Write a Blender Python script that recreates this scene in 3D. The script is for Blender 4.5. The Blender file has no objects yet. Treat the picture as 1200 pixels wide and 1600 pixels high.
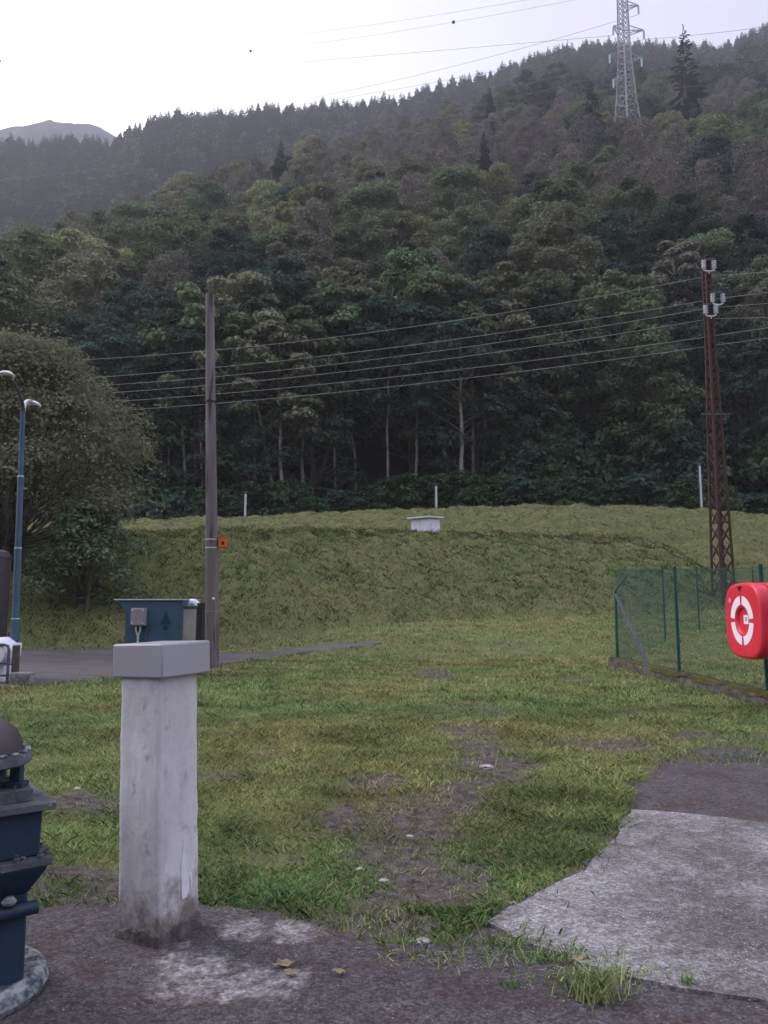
import bpy, bmesh, math, random
import numpy as np
from mathutils import Vector, Matrix
R = math.radians
sc = bpy.context.scene
col = sc.collection
rng = np.random.default_rng(7)
random.seed(7)

# ------------------------------------------------------------------ camera, world, sun, exposure
PITCH = math.atan(147 / 1200.0)
CAMH = 1.2
cam_d = bpy.data.cameras.new('camera')
cam_d.sensor_fit = 'VERTICAL'
cam_d.sensor_height = 36
cam_d.sensor_width = 27
cam_d.lens = 27
cam_d.clip_end = 6000
cam_d.clip_start = 0.05
cam = bpy.data.objects.new('camera', cam_d)
cam.location = (0, 0, CAMH)
cam.rotation_euler = (R(90) + PITCH, 0, 0)
col.objects.link(cam)
sc.camera = cam

SUN_EL, SUN_AZ = R(40), R(-62)          # azimuth measured from +Y towards +X
w = bpy.data.worlds.new('World')
sc.world = w
w.use_nodes = True
nt = w.node_tree
nt.nodes.clear()
N = nt.nodes.new
out = N('ShaderNodeOutputWorld')
bg = N('ShaderNodeBackground')
bg.inputs['Strength'].default_value = 0.1
sky = N('ShaderNodeTexSky')
sky.sky_type = 'NISHITA'
sky.sun_disc = False
sky.sun_elevation = SUN_EL
sky.sun_rotation = SUN_AZ
sky.dust_density = 4
sky.air_density = 1.2
sky.altitude = 600
tc = N('ShaderNodeTexCoord')
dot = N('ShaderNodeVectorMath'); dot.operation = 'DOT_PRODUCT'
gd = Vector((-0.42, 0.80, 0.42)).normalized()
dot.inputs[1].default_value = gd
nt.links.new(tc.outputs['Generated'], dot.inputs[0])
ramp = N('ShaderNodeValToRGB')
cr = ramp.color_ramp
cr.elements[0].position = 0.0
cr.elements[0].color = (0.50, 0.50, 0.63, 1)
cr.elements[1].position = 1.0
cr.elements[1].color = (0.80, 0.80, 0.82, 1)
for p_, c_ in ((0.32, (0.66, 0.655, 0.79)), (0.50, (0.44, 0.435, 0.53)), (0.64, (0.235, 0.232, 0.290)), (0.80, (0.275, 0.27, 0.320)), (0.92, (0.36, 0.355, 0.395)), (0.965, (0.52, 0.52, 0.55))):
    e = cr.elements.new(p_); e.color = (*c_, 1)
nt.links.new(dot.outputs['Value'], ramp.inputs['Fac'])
cn = N('ShaderNodeTexNoise')
cn.inputs['Scale'].default_value = 1.6
cn.inputs['Detail'].default_value = 5
nt.links.new(tc.outputs['Generated'], cn.inputs['Vector'])
mr = N('ShaderNodeMapRange')
mr.inputs['From Min'].default_value = 0.3
mr.inputs['From Max'].default_value = 0.7
mr.inputs['To Min'].default_value = 9.3
mr.inputs['To Max'].default_value = 10.6
nt.links.new(cn.outputs['Fac'], mr.inputs['Value'])
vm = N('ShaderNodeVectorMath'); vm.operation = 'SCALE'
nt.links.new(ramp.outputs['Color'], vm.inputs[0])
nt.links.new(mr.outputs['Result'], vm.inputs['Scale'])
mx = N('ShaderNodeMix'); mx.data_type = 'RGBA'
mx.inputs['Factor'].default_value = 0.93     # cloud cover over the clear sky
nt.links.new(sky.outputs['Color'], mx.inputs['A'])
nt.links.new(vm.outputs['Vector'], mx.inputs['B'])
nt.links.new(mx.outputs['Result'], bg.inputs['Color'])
nt.links.new(bg.outputs['Background'], out.inputs['Surface'])

sun_d = bpy.data.lights.new('sun', 'SUN')
sun_d.energy = 0.95
sun_d.angle = R(25)
sun_d.color = (1.0, 0.96, 0.92)
sun = bpy.data.objects.new('sun', sun_d)
sdir = Vector((math.sin(SUN_AZ) * math.cos(SUN_EL), math.cos(SUN_AZ) * math.cos(SUN_EL), math.sin(SUN_EL)))
sun.rotation_euler = sdir.to_track_quat('Z', 'Y').to_euler()
col.objects.link(sun)

sc.view_settings.view_transform = 'Standard'
sc.view_settings.look = 'None'
sc.view_settings.exposure = 1.58
sc.view_settings.gamma = 1.0
sc.view_settings.use_curve_mapping = False
try:
    sc.cycles.use_denoising = True
    sc.cycles.denoiser = 'OPENIMAGEDENOISE'
    sc.cycles.max_bounces = 5
    sc.cycles.diffuse_bounces = 3
    sc.cycles.glossy_bounces = 2
    sc.cycles.transmission_bounces = 4
    sc.cycles.volume_bounces = 1
    sc.cycles.transparent_max_bounces = 8
except Exception:
    pass

# ------------------------------------------------------------------ helpers
def ray(px, py):
    x = (px - 600) / 1200.0
    y = -(py - 800) / 1200.0
    c, s = math.cos(PITCH), math.sin(PITCH)
    return np.array([x, c - y * s, s + y * c])

def W(px, py, d):
    """point of the view ray through a photo pixel at ground distance y = d"""
    r = ray(px, py)
    t = d / r[1]
    return (r[0] * t, d, CAMH + r[2] * t)

def sstep(a, b, x):
    t = np.clip((x - a) / (b - a), 0, 1)
    return t * t * (3 - 2 * t)

def vnoise(x, y, seed=0):
    """smooth value noise, vectorised"""
    x = np.asarray(x, float); y = np.asarray(y, float)
    xi = np.floor(x).astype(np.int64); yi = np.floor(y).astype(np.int64)
    xf = x - xi; yf = y - yi
    xf = xf * xf * (3 - 2 * xf); yf = yf * yf * (3 - 2 * yf)
    def h(a, b):
        n = (a * 374761393 + b * 668265263 + seed * 1442695041) & 0xffffffff
        n = ((n ^ (n >> 13)) * 1274126177) & 0xffffffff
        return ((n ^ (n >> 16)) & 0xffff) / 65535.0
    return (h(xi, yi) * (1 - xf) * (1 - yf) + h(xi + 1, yi) * xf * (1 - yf)
            + h(xi, yi + 1) * (1 - xf) * yf + h(xi + 1, yi + 1) * xf * yf) * 2 - 1

def fbm(x, y, seed=0, o=4):
    v = 0; a = 1.0
    for k in range(o):
        v = v + a * vnoise(x * 2 ** k, y * 2 ** k, seed + k * 17)
        a *= .5
    return v

def inpoly(x, y, poly):
    x = np.asarray(x); y = np.asarray(y)
    ins = np.zeros(x.shape, bool)
    n = len(poly)
    for i in range(n):
        x0, y0 = poly[i][:2]; x1, y1 = poly[(i + 1) % n][:2]
        if y0 == y1:
            continue
        c = ((y0 > y) != (y1 > y)) & (x < (x1 - x0) * (y - y0) / (y1 - y0) + x0)
        ins ^= c
    return ins

# smooth land form: lawn, the front bank, its terrace, the rear bank
def land(x, y):
    x = np.asarray(x, float); y = np.asarray(y, float)
    yF = np.interp(x, [-40, -14, -8, -4, -1, 2, 6, 9, 12.5, 15, 20], [17.5, 18.6, 19.4, 20.2, 22.4, 23.9, 24.9, 25.8, 27.2, 29.0, 33])
    k = sstep(-6.5, -0.5, x)
    base = k * 0.1 * np.clip(y - 16.2, 0, None) * sstep(16, 19, y)
    base = np.minimum(base, 2.6 + 0 * x)
    e1 = 1 - sstep(13.5, 19, x)
    t1 = np.clip((y - yF) / 5.6, 0, 1.25)
    p1 = np.where(t1 < 1, t1 * (1.06 - .06 * t1), 1.0)
    p1 = 0.85 * p1 + 0.15 * sstep(0, 1.0, t1)
    top1 = np.interp(x, [-20, -8, 0, 8, 14], [3.35, 3.55, 3.95, 4.0, 3.9]) - 2.2 * sstep(10.5, 17, x)
    z = base + (top1 - np.minimum(base, top1)) * p1 * e1
    top2 = np.interp(x, [-40, -18, -8, 2, 10, 17, 24, 40], [5.7, 5.9, 6.25, 6.75, 6.95, 6.85, 6.35, 6.0])
    y2 = 37.2 + 0.02 * x
    t2 = .5 * sstep(-0.05, 1.0, (y - y2) / 7.0) + .5 * np.clip((y - y2) / 6.4, 0, 1)
    z = z + (top2 - z) * t2
    return z

def Gt(px, py, f=land):
    """where a view ray meets the land"""
    r = ray(px, py)
    a = 1.0
    while a < 120:
        if CAMH + r[2] * a / r[1] < float(f(r[0] * a / r[1], a)):
            lo, hi = a - .1, a
            for _ in range(30):
                m = .5 * (lo + hi)
                if CAMH + r[2] * m / r[1] < float(f(r[0] * m / r[1], m)):
                    hi = m
                else:
                    lo = m
            return (r[0] * hi / r[1], hi, float(f(r[0] * hi / r[1], hi)))
        a += .1
    raise ValueError((px, py))

class MB:
    def __init__(s):
        s.v = []; s.f = []
    def add(s, vs, fs):
        o = len(s.v)
        s.v += [tuple(map(float, p)) for p in vs]
        s.f += [tuple(i + o for i in f) for f in fs]
        return s
    def box(s, c, size, rz=0, taper=1.0, rot=None):
        sx, sy, sz = size[0] / 2, size[1] / 2, size[2] / 2
        vs = []
        M = rot if rot is not None else Matrix.Rotation(rz, 3, 'Z')
        for z, t in ((-sz, 1), (sz, taper)):
            for x, y in ((-sx, -sy), (sx, -sy), (sx, sy), (-sx, sy)):
                vs.append(M @ Vector((x * t, y * t, z)) + Vector(c))
        return s.add(vs, [(3, 2, 1, 0), (4, 5, 6, 7), (0, 1, 5, 4), (1, 2, 6, 5), (2, 3, 7, 6), (3, 0, 4, 7)])
    def tube(s, path, rad, n=8, caps=True, ell=None):
        P = [Vector(p) for p in path]
        if not hasattr(rad, '__len__'):
            rad = [rad] * len(P)
        vs = []; fs = []
        up = None
        for i, p in enumerate(P):
            a = P[max(i - 1, 0)]; b = P[min(i + 1, len(P) - 1)]
            t = (b - a)
            if t.length < 1e-9: t = Vector((0, 0, 1))
            t.normalize()
            if up is None:
                up = Vector((0, 0, 1)) if abs(t.z) < .9 else Vector((1, 0, 0))
            u = t.cross(up).normalized(); v = u.cross(t).normalized()
            up = v
            for k in range(n):
                an = 2 * math.pi * k / n
                vs.append(p + (u * math.cos(an) + v * math.sin(an)) * rad[i])
        for i in range(len(P) - 1):
            for k in range(n):
                a = i * n + k; b = i * n + (k + 1) % n
                fs.append((a, b, b + n, a + n))
        if caps:
            fs.append(tuple(range(n - 1, -1, -1)))
            fs.append(tuple((len(P) - 1) * n + k for k in range(n)))
        return s.add(vs, fs)
    def lathe(s, prof, n=24, c=(0, 0, 0), M=None):
        vs = []; fs = []
        M = M or Matrix.Identity(3)
        for r, z in prof:
            for k in range(n):
                a = 2 * math.pi * k / n
                vs.append(M @ Vector((r * math.cos(a), r * math.sin(a), z)) + Vector(c))
        for i in range(len(prof) - 1):
            for k in range(n):
                a = i * n + k; b = i * n + (k + 1) % n
                fs.append((a, b, b + n, a + n))
        fs.append(tuple(range(n - 1, -1, -1)))
        fs.append(tuple((len(prof) - 1) * n + k for k in range(n)))
        return s.add(vs, fs)
    def bar(s, a, b, wdt, thk=None, up=(0, 0, 1)):
        a = Vector(a); b = Vector(b); thk = thk or wdt
        t = (b - a); L = t.length; t.normalize()
        upv = Vector(up)
        if abs(t.dot(upv)) > .95: upv = Vector((0, 1, 0))
        u = t.cross(upv).normalized(); v = u.cross(t)
        vs = []
        for p in (a, b):
            for i, j in ((-1, -1), (1, -1), (1, 1), (-1, 1)):
                vs.append(p + u * i * wdt / 2 + v * j * thk / 2)
        return s.add(vs, [(3, 2, 1, 0), (4, 5, 6, 7), (0, 1, 5, 4), (1, 2, 6, 5), (2, 3, 7, 6), (3, 0, 4, 7)])
    def build(s, name, mat, parent=None, smooth=False, bevel=0, seg=2, loc=None, angle=40):
        me = bpy.data.meshes.new(name)
        me.from_pydata(s.v, [], s.f)
        me.update()
        o = bpy.data.objects.new(name, me)
        col.objects.link(o)
        if mat is not None: me.materials.append(mat)
        if parent is not None: o.parent = parent
        if loc is not None: o.location = loc
        bm = bmesh.new(); bm.from_mesh(me)
        bmesh.ops.recalc_face_normals(bm, faces=bm.faces)
        bm.to_mesh(me); bm.free()
        if smooth:
            me.polygons.foreach_set('use_smooth', [True] * len(me.polygons))
            try:
                me.set_sharp_from_angle(angle=R(angle))
            except Exception:
                pass
        if bevel:
            b = o.modifiers.new('edges', 'BEVEL')
            b.width = bevel; b.segments = seg; b.limit_method = 'ANGLE'; b.angle_limit = R(35)
        return o

def tag(o, label=None, cat=None, group=None, kind=None):
    if label: o['label'] = label
    if cat: o['category'] = cat
    if group: o['group'] = group
    if kind: o['kind'] = kind
    return o

def thing(name, label, cat, loc=(0, 0, 0), rz=0, group=None):
    o = bpy.data.objects.new(name, None)
    o.empty_display_size = .2
    col.objects.link(o)
    o.location = loc
    o.rotation_euler = (0, 0, rz)
    return tag(o, label, cat, group)

def np_mesh(name, verts, nper, mat, cols=None, smooth=False):
    """mesh of independent faces with nper corners each, from a numpy array"""
    verts = np.asarray(verts, np.float32).reshape(-1, 3)
    nv = len(verts); nf = nv // nper
    me = bpy.data.meshes.new(name)
    me.vertices.add(nv); me.loops.add(nv); me.polygons.add(nf)
    me.vertices.foreach_set('co', verts.ravel())
    me.loops.foreach_set('vertex_index', np.arange(nv, dtype=np.int32))
    me.polygons.foreach_set('loop_start', np.arange(0, nv, nper, dtype=np.int32))
    me.update(calc_edges=True)
    if cols is not None:
        a = me.color_attributes.new('tint', 'FLOAT_COLOR', 'POINT')
        c = np.ones((nv, 4), np.float32); c[:, :3] = cols
        a.data.foreach_set('color', c.ravel())
    if mat: me.materials.append(mat)
    return me

def grid_mesh(name, X, Y, Z, mat, attrs=None, smooth=True):
    ny, nx = X.shape
    v = np.stack([X, Y, Z], -1).reshape(-1, 3).astype(np.float32)
    i = np.arange(ny * nx).reshape(ny, nx)
    f = np.stack([i[:-1, :-1], i[:-1, 1:], i[1:, 1:], i[1:, :-1]], -1).reshape(-1, 4)
    me = bpy.data.meshes.new(name)
    me.vertices.add(len(v)); me.loops.add(f.size); me.polygons.add(len(f))
    me.vertices.foreach_set('co', v.ravel())
    me.loops.foreach_set('vertex_index', f.ravel().astype(np.int32))
    me.polygons.foreach_set('loop_start', np.arange(0, f.size, 4, dtype=np.int32))
    me.update(calc_edges=True)
    if smooth:
        me.polygons.foreach_set('use_smooth', np.ones(len(f), bool))
    for k, a in (attrs or {}).items():
        at = me.attributes.new(k, 'FLOAT', 'POINT')
        at.data.foreach_set('value', np.asarray(a, np.float32).ravel())
    me.materials.append(mat)
    o = bpy.data.objects.new(name, me)
    col.objects.link(o)
    return o

# ------------------------------------------------------------------ materials
class NT:
    def __init__(s, name):
        s.m = bpy.data.materials.new(name); s.m.use_nodes = True
        s.t = s.m.node_tree; s.t.nodes.clear()
        s.out = s.n('ShaderNodeOutputMaterial')
        s.tc = s.n('ShaderNodeTexCoord')
    def n(s, t, **k):
        x = s.t.nodes.new(t)
        for a, b in k.items(): setattr(x, a, b)
        return x
    def l(s, a, b): s.t.links.new(a, b)
    def noise(s, scale, detail=4, rough=.55, vec=None, stretch=None, dist=0):
        x = s.n('ShaderNodeTexNoise')
        x.inputs['Scale'].default_value = scale; x.inputs['Detail'].default_value = detail
        x.inputs['Roughness'].default_value = rough; x.inputs['Distortion'].default_value = dist
        v = vec or s.tc.outputs['Object']
        if stretch:
            mp = s.n('ShaderNodeMapping'); mp.inputs['Scale'].default_value = stretch
            s.l(v, mp.inputs['Vector']); v = mp.outputs['Vector']
        s.l(v, x.inputs['Vector'])
        return x.outputs['Fac']
    def rmp(s, fac, lo, hi):
        x = s.n('ShaderNodeMapRange')
        x.inputs['From Min'].default_value = lo; x.inputs['From Max'].default_value = hi
        s.l(fac, x.inputs['Value'])
        return x.outputs['Result']
    def mix(s, fac, a, b, mode='MIX'):
        x = s.n('ShaderNodeMix', data_type='RGBA', blend_type=mode)
        for i, v in (('Factor', fac), ('A', a), ('B', b)):
            if isinstance(v, (tuple, list)): x.inputs[i].default_value = (*v[:3], 1) if i != 'Factor' else v
            elif isinstance(v, (int, float)): x.inputs[i].default_value = v
            else: s.l(v, x.inputs[i])
        return x.outputs['Result']
    def cells(s, scale, lo, hi):
        v = s.n('ShaderNodeTexVoronoi'); v.inputs['Scale'].default_value = scale
        s.l(s.tc.outputs['Object'], v.inputs['Vector'])
        x = s.n('ShaderNodeSeparateColor'); s.l(v.outputs['Color'], x.inputs[0])
        m = s.n('ShaderNodeMapRange'); m.inputs['To Min'].default_value = lo; m.inputs['To Max'].default_value = hi
        s.l(x.outputs[0], m.inputs['Value'])
        return m.outputs['Result']
    def scale(s, c, f):
        x = s.n('ShaderNodeVectorMath', operation='SCALE')
        s.l(c, x.inputs[0]); s.l(f, x.inputs['Scale'])
        return x.outputs['Vector']
    def math(s, op, a, b=None):
        x = s.n('ShaderNodeMath', operation=op)
        for i, v in enumerate((a, b)):
            if v is None: continue
            if isinstance(v, (int, float)): x.inputs[i].default_value = v
            else: s.l(v, x.inputs[i])
        return x.outputs[0]
    def attr(s, name, out='Fac'):
        x = s.n('ShaderNodeAttribute'); x.attribute_name = name
        return x.outputs[out]
    def bump(s, h, strength=.4, dist=.02):
        x = s.n('ShaderNodeBump')
        x.inputs['Strength'].default_value = strength; x.inputs['Distance'].default_value = dist
        s.l(h, x.inputs['Height'])
        return x.outputs['Normal']
    def bsdf(s, c, rough=.8, metal=0, normal=None, spec=.3):
        x = s.n('ShaderNodeBsdfPrincipled')
        if isinstance(c, (tuple, list)): x.inputs['Base Color'].default_value = (*c[:3], 1)
        else: s.l(c, x.inputs['Base Color'])
        if isinstance(rough, (int, float)): x.inputs['Roughness'].default_value = rough
        else: s.l(rough, x.inputs['Roughness'])
        x.inputs['Metallic'].default_value = metal
        x.inputs['Specular IOR Level'].default_value = spec
        if normal is not None: s.l(normal, x.inputs['Normal'])
        s.l(x.outputs['BSDF'], s.out.inputs['Surface'])
        return s.m

def m_two(name, a, b, scale=6, rough=.7, metal=0, bump=.2, bdist=.01, spec=.3, lo=.35, hi=.65, stretch=None, c=None, cscale=30, clo=.6, chi=.7):
    s = NT(name)
    f = s.noise(scale, 6, .6, stretch=stretch)
    cc = s.mix(s.rmp(f, lo, hi), a, b)
    if c is not None:
        cc = s.mix(s.rmp(s.noise(cscale, 5, .6, stretch=stretch), clo, chi), cc, c)
    nb = s.bump(s.noise(scale * 8, 5, .65), bump, bdist)
    return s.bsdf(cc, rough, metal, nb, spec)

def m_leaf(name, c, var=.45, yellow=None, trans=.25):
    s = NT(name)
    geo = s.n('ShaderNodeNewGeometry')
    oi = s.n('ShaderNodeObjectInfo')
    rr = geo.outputs['Random Per Island']
    dark = tuple(v * (1 - var) for v in c); lite = tuple(min(1, v * (1 + var)) for v in c)
    k = s.mix(rr, dark, lite)
    big = s.rmp(s.noise(.55, 2, .5), .38, .64)
    k = s.mix(big, k, s.mix(.5, k, yellow or lite))
    hv = s.n('ShaderNodeHueSaturation')
    s.l(k, hv.inputs['Color'])
    a = s.n('ShaderNodeMapRange'); a.inputs['To Min'].default_value = .47; a.inputs['To Max'].default_value = .53
    s.l(oi.outputs['Random'], a.inputs['Value']); s.l(a.outputs['Result'], hv.inputs['Hue'])
    b = s.n('ShaderNodeMapRange'); b.inputs['To Min'].default_value = .72; b.inputs['To Max'].default_value = 1.3
    fr = s.math('FRACT', s.math('MULTIPLY', oi.outputs['Random'], 7.13))
    s.l(fr, b.inputs['Value']); s.l(b.outputs['Result'], hv.inputs['Value'])
    d = s.n('ShaderNodeBsdfDiffuse'); t = s.n('ShaderNodeBsdfTranslucent')
    s.l(hv.outputs['Color'], d.inputs['Color']); s.l(hv.outputs['Color'], t.inputs['Color'])
    m = s.n('ShaderNodeMixShader'); m.inputs['Fac'].default_value = trans
    s.l(d.outputs[0], m.inputs[1]); s.l(t.outputs[0], m.inputs[2])
    s.l(m.outputs[0], s.out.inputs['Surface'])
    return s.m

def m_tint(name, trans=.2):
    s = NT(name)
    c = s.attr('tint', 'Color')
    d = s.n('ShaderNodeBsdfDiffuse'); t = s.n('ShaderNodeBsdfTranslucent')
    s.l(c, d.inputs['Color']); s.l(c, t.inputs['Color'])
    m = s.n('ShaderNodeMixShader'); m.inputs['Fac'].default_value = trans
    s.l(d.outputs[0], m.inputs[1]); s.l(t.outputs[0], m.inputs[2])
    s.l(m.outputs[0], s.out.inputs['Surface'])
    return s.m

def mat_ground():
    s = NT('lawn_soil')
    big = s.noise(.35, 3, .5); mid = s.noise(3.2, 5, .6); fine = s.noise(38, 4, .7)
    c = s.mix(s.rmp(big, .35, .65), (.13, .15, .055), (.105, .14, .048))
    c = s.mix(s.rmp(mid, .42, .68), c, (.20, .18, .085))
    c = s.mix(s.rmp(fine, .35, .62), s.mix(.5, c, (.06, .058, .03)), c)
    soilc = s.mix(s.rmp(s.noise(14, 6, .7), .35, .65), (.036, .027, .025), (.135, .118, .112))
    soilc = s.mix(s.rmp(s.noise(70, 3, .6), .62, .7), soilc, (.27, .25, .25))
    k = s.attr('soil')
    k = s.rmp(s.math('ADD', k, s.math('MULTIPLY', s.math('SUBTRACT', s.noise(11, 6, .72), .5), 1.7)), .30, .85)
    c = s.mix(k, c, soilc)
    h = s.math('ADD', s.noise(60, 5, .7), s.math('MULTIPLY', s.noise(9, 3, .6), .8))
    return s.bsdf(c, .95, 0, s.bump(h, .7, .03), .1)

def mat_pave():
    s = NT('old_asphalt')
    g = s.noise(120, 3, .7); m = s.noise(4.5, 6, .65); b = s.noise(1.1, 4, .6)
    c = s.mix(s.rmp(g, .35, .7), (.034, .030, .033), (.125, .113, .12))
    c = s.mix(s.rmp(m, .50, .64), c, s.mix(.8, c, (.062, .038, .038)))      # brown moss film
    c = s.mix(s.rmp(b, .52, .68), c, s.mix(.7, c, (.045, .031, .033)))
    v = s.n('ShaderNodeTexVoronoi'); v.inputs['Scale'].default_value = 55
    s.l(s.tc.outputs['Object'], v.inputs['Vector'])
    chip = s.math('LESS_THAN', v.outputs['Distance'], .16)
    c = s.mix(s.math('MULTIPLY', chip, s.rmp(s.noise(7, 3), .45, .6)), c, (.26, .24, .25))
    # worn pale screed left on the asphalt, in patches with a shape of their own
    x = s.n('ShaderNodeSeparateXYZ'); s.l(s.tc.outputs['Object'], x.inputs[0])
    warp = s.math('ADD', s.math('MULTIPLY', s.math('SUBTRACT', s.noise(4.5, 3, .6), .5), 1.9), s.math('MULTIPLY', s.math('SUBTRACT', s.noise(34, 5, .75), .5), .9))
    tot = None
    for (cx, cy, rx, ry) in ((-.62, 2.72, .18, .20), (-.42, 2.62, .2, .12), (-.52, 3.02, .10, .14), (-.34, 3.02, .11, .11), (-.24, 3.13, .12, .08), (.05, 2.15, .12, .1)):
        dx = s.math('DIVIDE', s.math('SUBTRACT', x.outputs[0], cx), rx)
        dy = s.math('DIVIDE', s.math('SUBTRACT', x.outputs[1], cy), ry)
        d = s.math('SUBTRACT', 1.0, s.math('SQRT', s.math('ADD', s.math('MULTIPLY', dx, dx), s.math('MULTIPLY', dy, dy))))
        tot = d if tot is None else s.math('MAXIMUM', tot, d)
    k = s.math('MULTIPLY', s.rmp(s.math('ADD', tot, warp), .0, .40), s.rmp(s.noise(13, 5, .7), .36, .56))
    pale = s.mix(s.rmp(s.noise(40, 6, .8), .36, .6), (.14, .13, .135), (.30, .285, .295))
    c = s.scale(s.mix(k, c, pale), s.cells(85, .62, 1.38))
    c = s.scale(c, s.cells(33, .82, 1.18))
    h = s.math('ADD', g, s.math('MULTIPLY', m, .8))
    return s.bsdf(c, .85, 0, s.bump(h, .8, .012), .3)

def mat_slab():
    s = NT('worn_concrete')
    v = s.n('ShaderNodeTexVoronoi'); v.inputs['Scale'].default_value = 75
    s.l(s.tc.outputs['Object'], v.inputs['Vector'])
    fine = s.noise(95, 4, .75)
    c = s.mix(s.rmp(fine, .36, .62), (.115, .110, .113), (.315, .305, .312))
    wear = s.rmp(s.math('ADD', s.noise(1.05, 5, .62), s.math('MULTIPLY', s.noise(13, 5, .75), .40)), .635, .80)
    worn = s.mix(s.rmp(s.noise(130, 3, .7), .38, .62), (.05, .045, .05), (.15, .138, .145))
    c = s.mix(wear, c, worn)
    c = s.mix(s.rmp(s.noise(2.0, 6, .7, dist=1), .51, .66), c, s.mix(.62, c, (.075, .062, .06)))
    c = s.mix(s.math('MULTIPLY', s.math('LESS_THAN', v.outputs['Distance'], .2), s.rmp(s.noise(6, 3), .4, .6)), c, (.42, .40, .43))
    c = s.scale(s.scale(c, s.cells(90, .62, 1.36)), s.cells(38, .84, 1.16))
    h = s.math('ADD', fine, s.math('MULTIPLY', wear, -.6))
    return s.bsdf(c, .8, 0, s.bump(h, .7, .01), .35)

M = {}
M['ground'] = mat_ground()
M['pave'] = mat_pave()
M['slab'] = mat_slab()
M['path'] = m_two('path_asphalt', (.062, .056, .062), (.115, .105, .112), 1.5, .8, bump=.4, c=(.24, .23, .23), cscale=1.6, clo=.66, chi=.74, stretch=(.7, 3, 1))
M['hill'] = m_two('forest_floor', (.02, .022, .014), (.035, .033, .02), .6, .95, bump=.5, bdist=.2, spec=.05)
M['rock'] = m_two('mountain_rock', (.03, .034, .042), (.06, .062, .07), .06, .95, bump=.6, bdist=5, spec=.05)
M['grass'] = m_tint('grass_blades', .25)
M['bark'] = m_two('bark', (.05, .042, .036), (.11, .10, .09), 6, .9, bump=.6, stretch=(1, 1, .25), spec=.1)
M['bark_pale'] = m_two('pale_bark', (.15, .14, .13), (.27, .255, .24), 5, .9, bump=.4, stretch=(1, 1, .4), spec=.1, c=(.06, .055, .05), cscale=4, clo=.58, chi=.66)

def setkind(o, k='structure'):
    o['kind'] = k
    return o

# ------------------------------------------------------------------ ground
def GZ(px, py):
    p = Gt(px, py); return (p[0], p[1])
PAVE = [GZ(*p) for p in ((-90, 1440), (0, 1432), (70, 1425), (150, 1418), (200, 1400), (315, 1405), (400, 1418), (480, 1440), (560, 1468), (640, 1480), (700, 1482), (745, 1462), (762, 1440), (800, 1418), (850, 1396), (900, 1366), (940, 1334), (968, 1304), (984, 1275), (990, 1250), (1004, 1225), (1030, 1200), (1062, 1178), (1110, 1166), (1165, 1168), (1220, 1184), (1330, 1200), (1600, 1215))]
PAVE += [(9, 3), (9, -6), (-6, -6), (-6, 2.6), (-2.2, 2.75)]
SLAB = [GZ(*p) for p in ((986, 1268), (1060, 1272), (1130, 1281), (1196, 1291), (1330, 1310), (1520, 1330), (1700, 1500), (1500, 1600), (1330, 1592), (1200, 1578), (1130, 1562), (1050, 1548), (975, 1532), (905, 1508), (850, 1487), (795, 1464), (762, 1446), (800, 1424), (850, 1402), (900, 1372), (940, 1340), (970, 1308))]
PATHN = ((-260, 1082), (-60, 1076), (0, 1073), (100, 1067), (190, 1060), (260, 1050), (330, 1040), (400, 1031), (450, 1023), (520, 1015), (575, 1009), (606, 1004))
PATHF = ((-260, 1022), (-60, 1020), (0, 1019), (100, 1017), (180, 1018), (260, 1020), (330, 1022), (400, 1021), (450, 1015), (520, 1007), (575, 1002), (600, 1000.5))
pn = [GZ(*p) for p in PATHN]; pf = [GZ(*p) for p in PATHF]
PATHPOLY = pn + pf[::-1]
def rough(poly, amp, step, seed):
    """resample an outline and fray it"""
    o = []
    n = len(poly)
    for i in range(n):
        a = np.array(poly[i]); b = np.array(poly[(i + 1) % n])
        L = np.linalg.norm(b - a); k = max(1, int(L / step))
        for j in range(k):
            p = a + (b - a) * j / k
            o.append((p[0] + amp * float(fbm(p[0] * 6, p[1] * 6, seed, 4)), p[1] + amp * float(fbm(p[0] * 6 + 40, p[1] * 6, seed + 5, 4))))
    return o
PAVE_R = rough(PAVE, .05, .03, 3)
SLAB_R = rough(SLAB, .022, .03, 9)

# bare soil: wheel track and scuffs (centre px, radii in m)
SOIL = []
for px, py, rx, ry, a in ((655, 1305, .26, .5, 1), (632, 1360, .34, .4, 1), (715, 1240, .22, .55, .9), (742, 1205, .24, .6, .85), (590, 1420, .4, .22, .9), (755, 1110, .25, .8, .6), (650, 1330, .34, .75, 1), (610, 1395, .42, .42, 1), (700, 1275, .25, .5, .9), (575, 1275, .26, .34, 1), (600, 1240, .28, .3, .9), (770, 1175, .30, .8, 1), (740, 1145, .34, .8, .75), (670, 1052, .5, 1.3, .9), (705, 1110, .35, 1.0, .5),
                          (960, 1165, .45, .6, .85), (120, 1260, .5, .22, .9), (80, 1380, .7, .2, .9), (165, 1395, .35, .25, 1), (1110, 1155, .9, .35, .7), (340, 1215, .35, .18, .6), (680, 1455, .3, .12, .5), (1175, 1130, .3, .25, .6), (450, 1330, .25, .15, .6), (120, 1440, .6, .28, .95),
                          (250, 1150, .4, .2, .5), (900, 1060, .6, .8, .45), (800, 1010, .8, 1.2, .4), (380, 1110, .5, .4, .4), (1030, 1110, .5, .4, .55), (540, 1410, .3, .14, .6), (480, 1180, .3, .3, .45)):
    g = Gt(px, py)
    SOIL.append((g[0], g[1], rx, ry, a))
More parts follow.
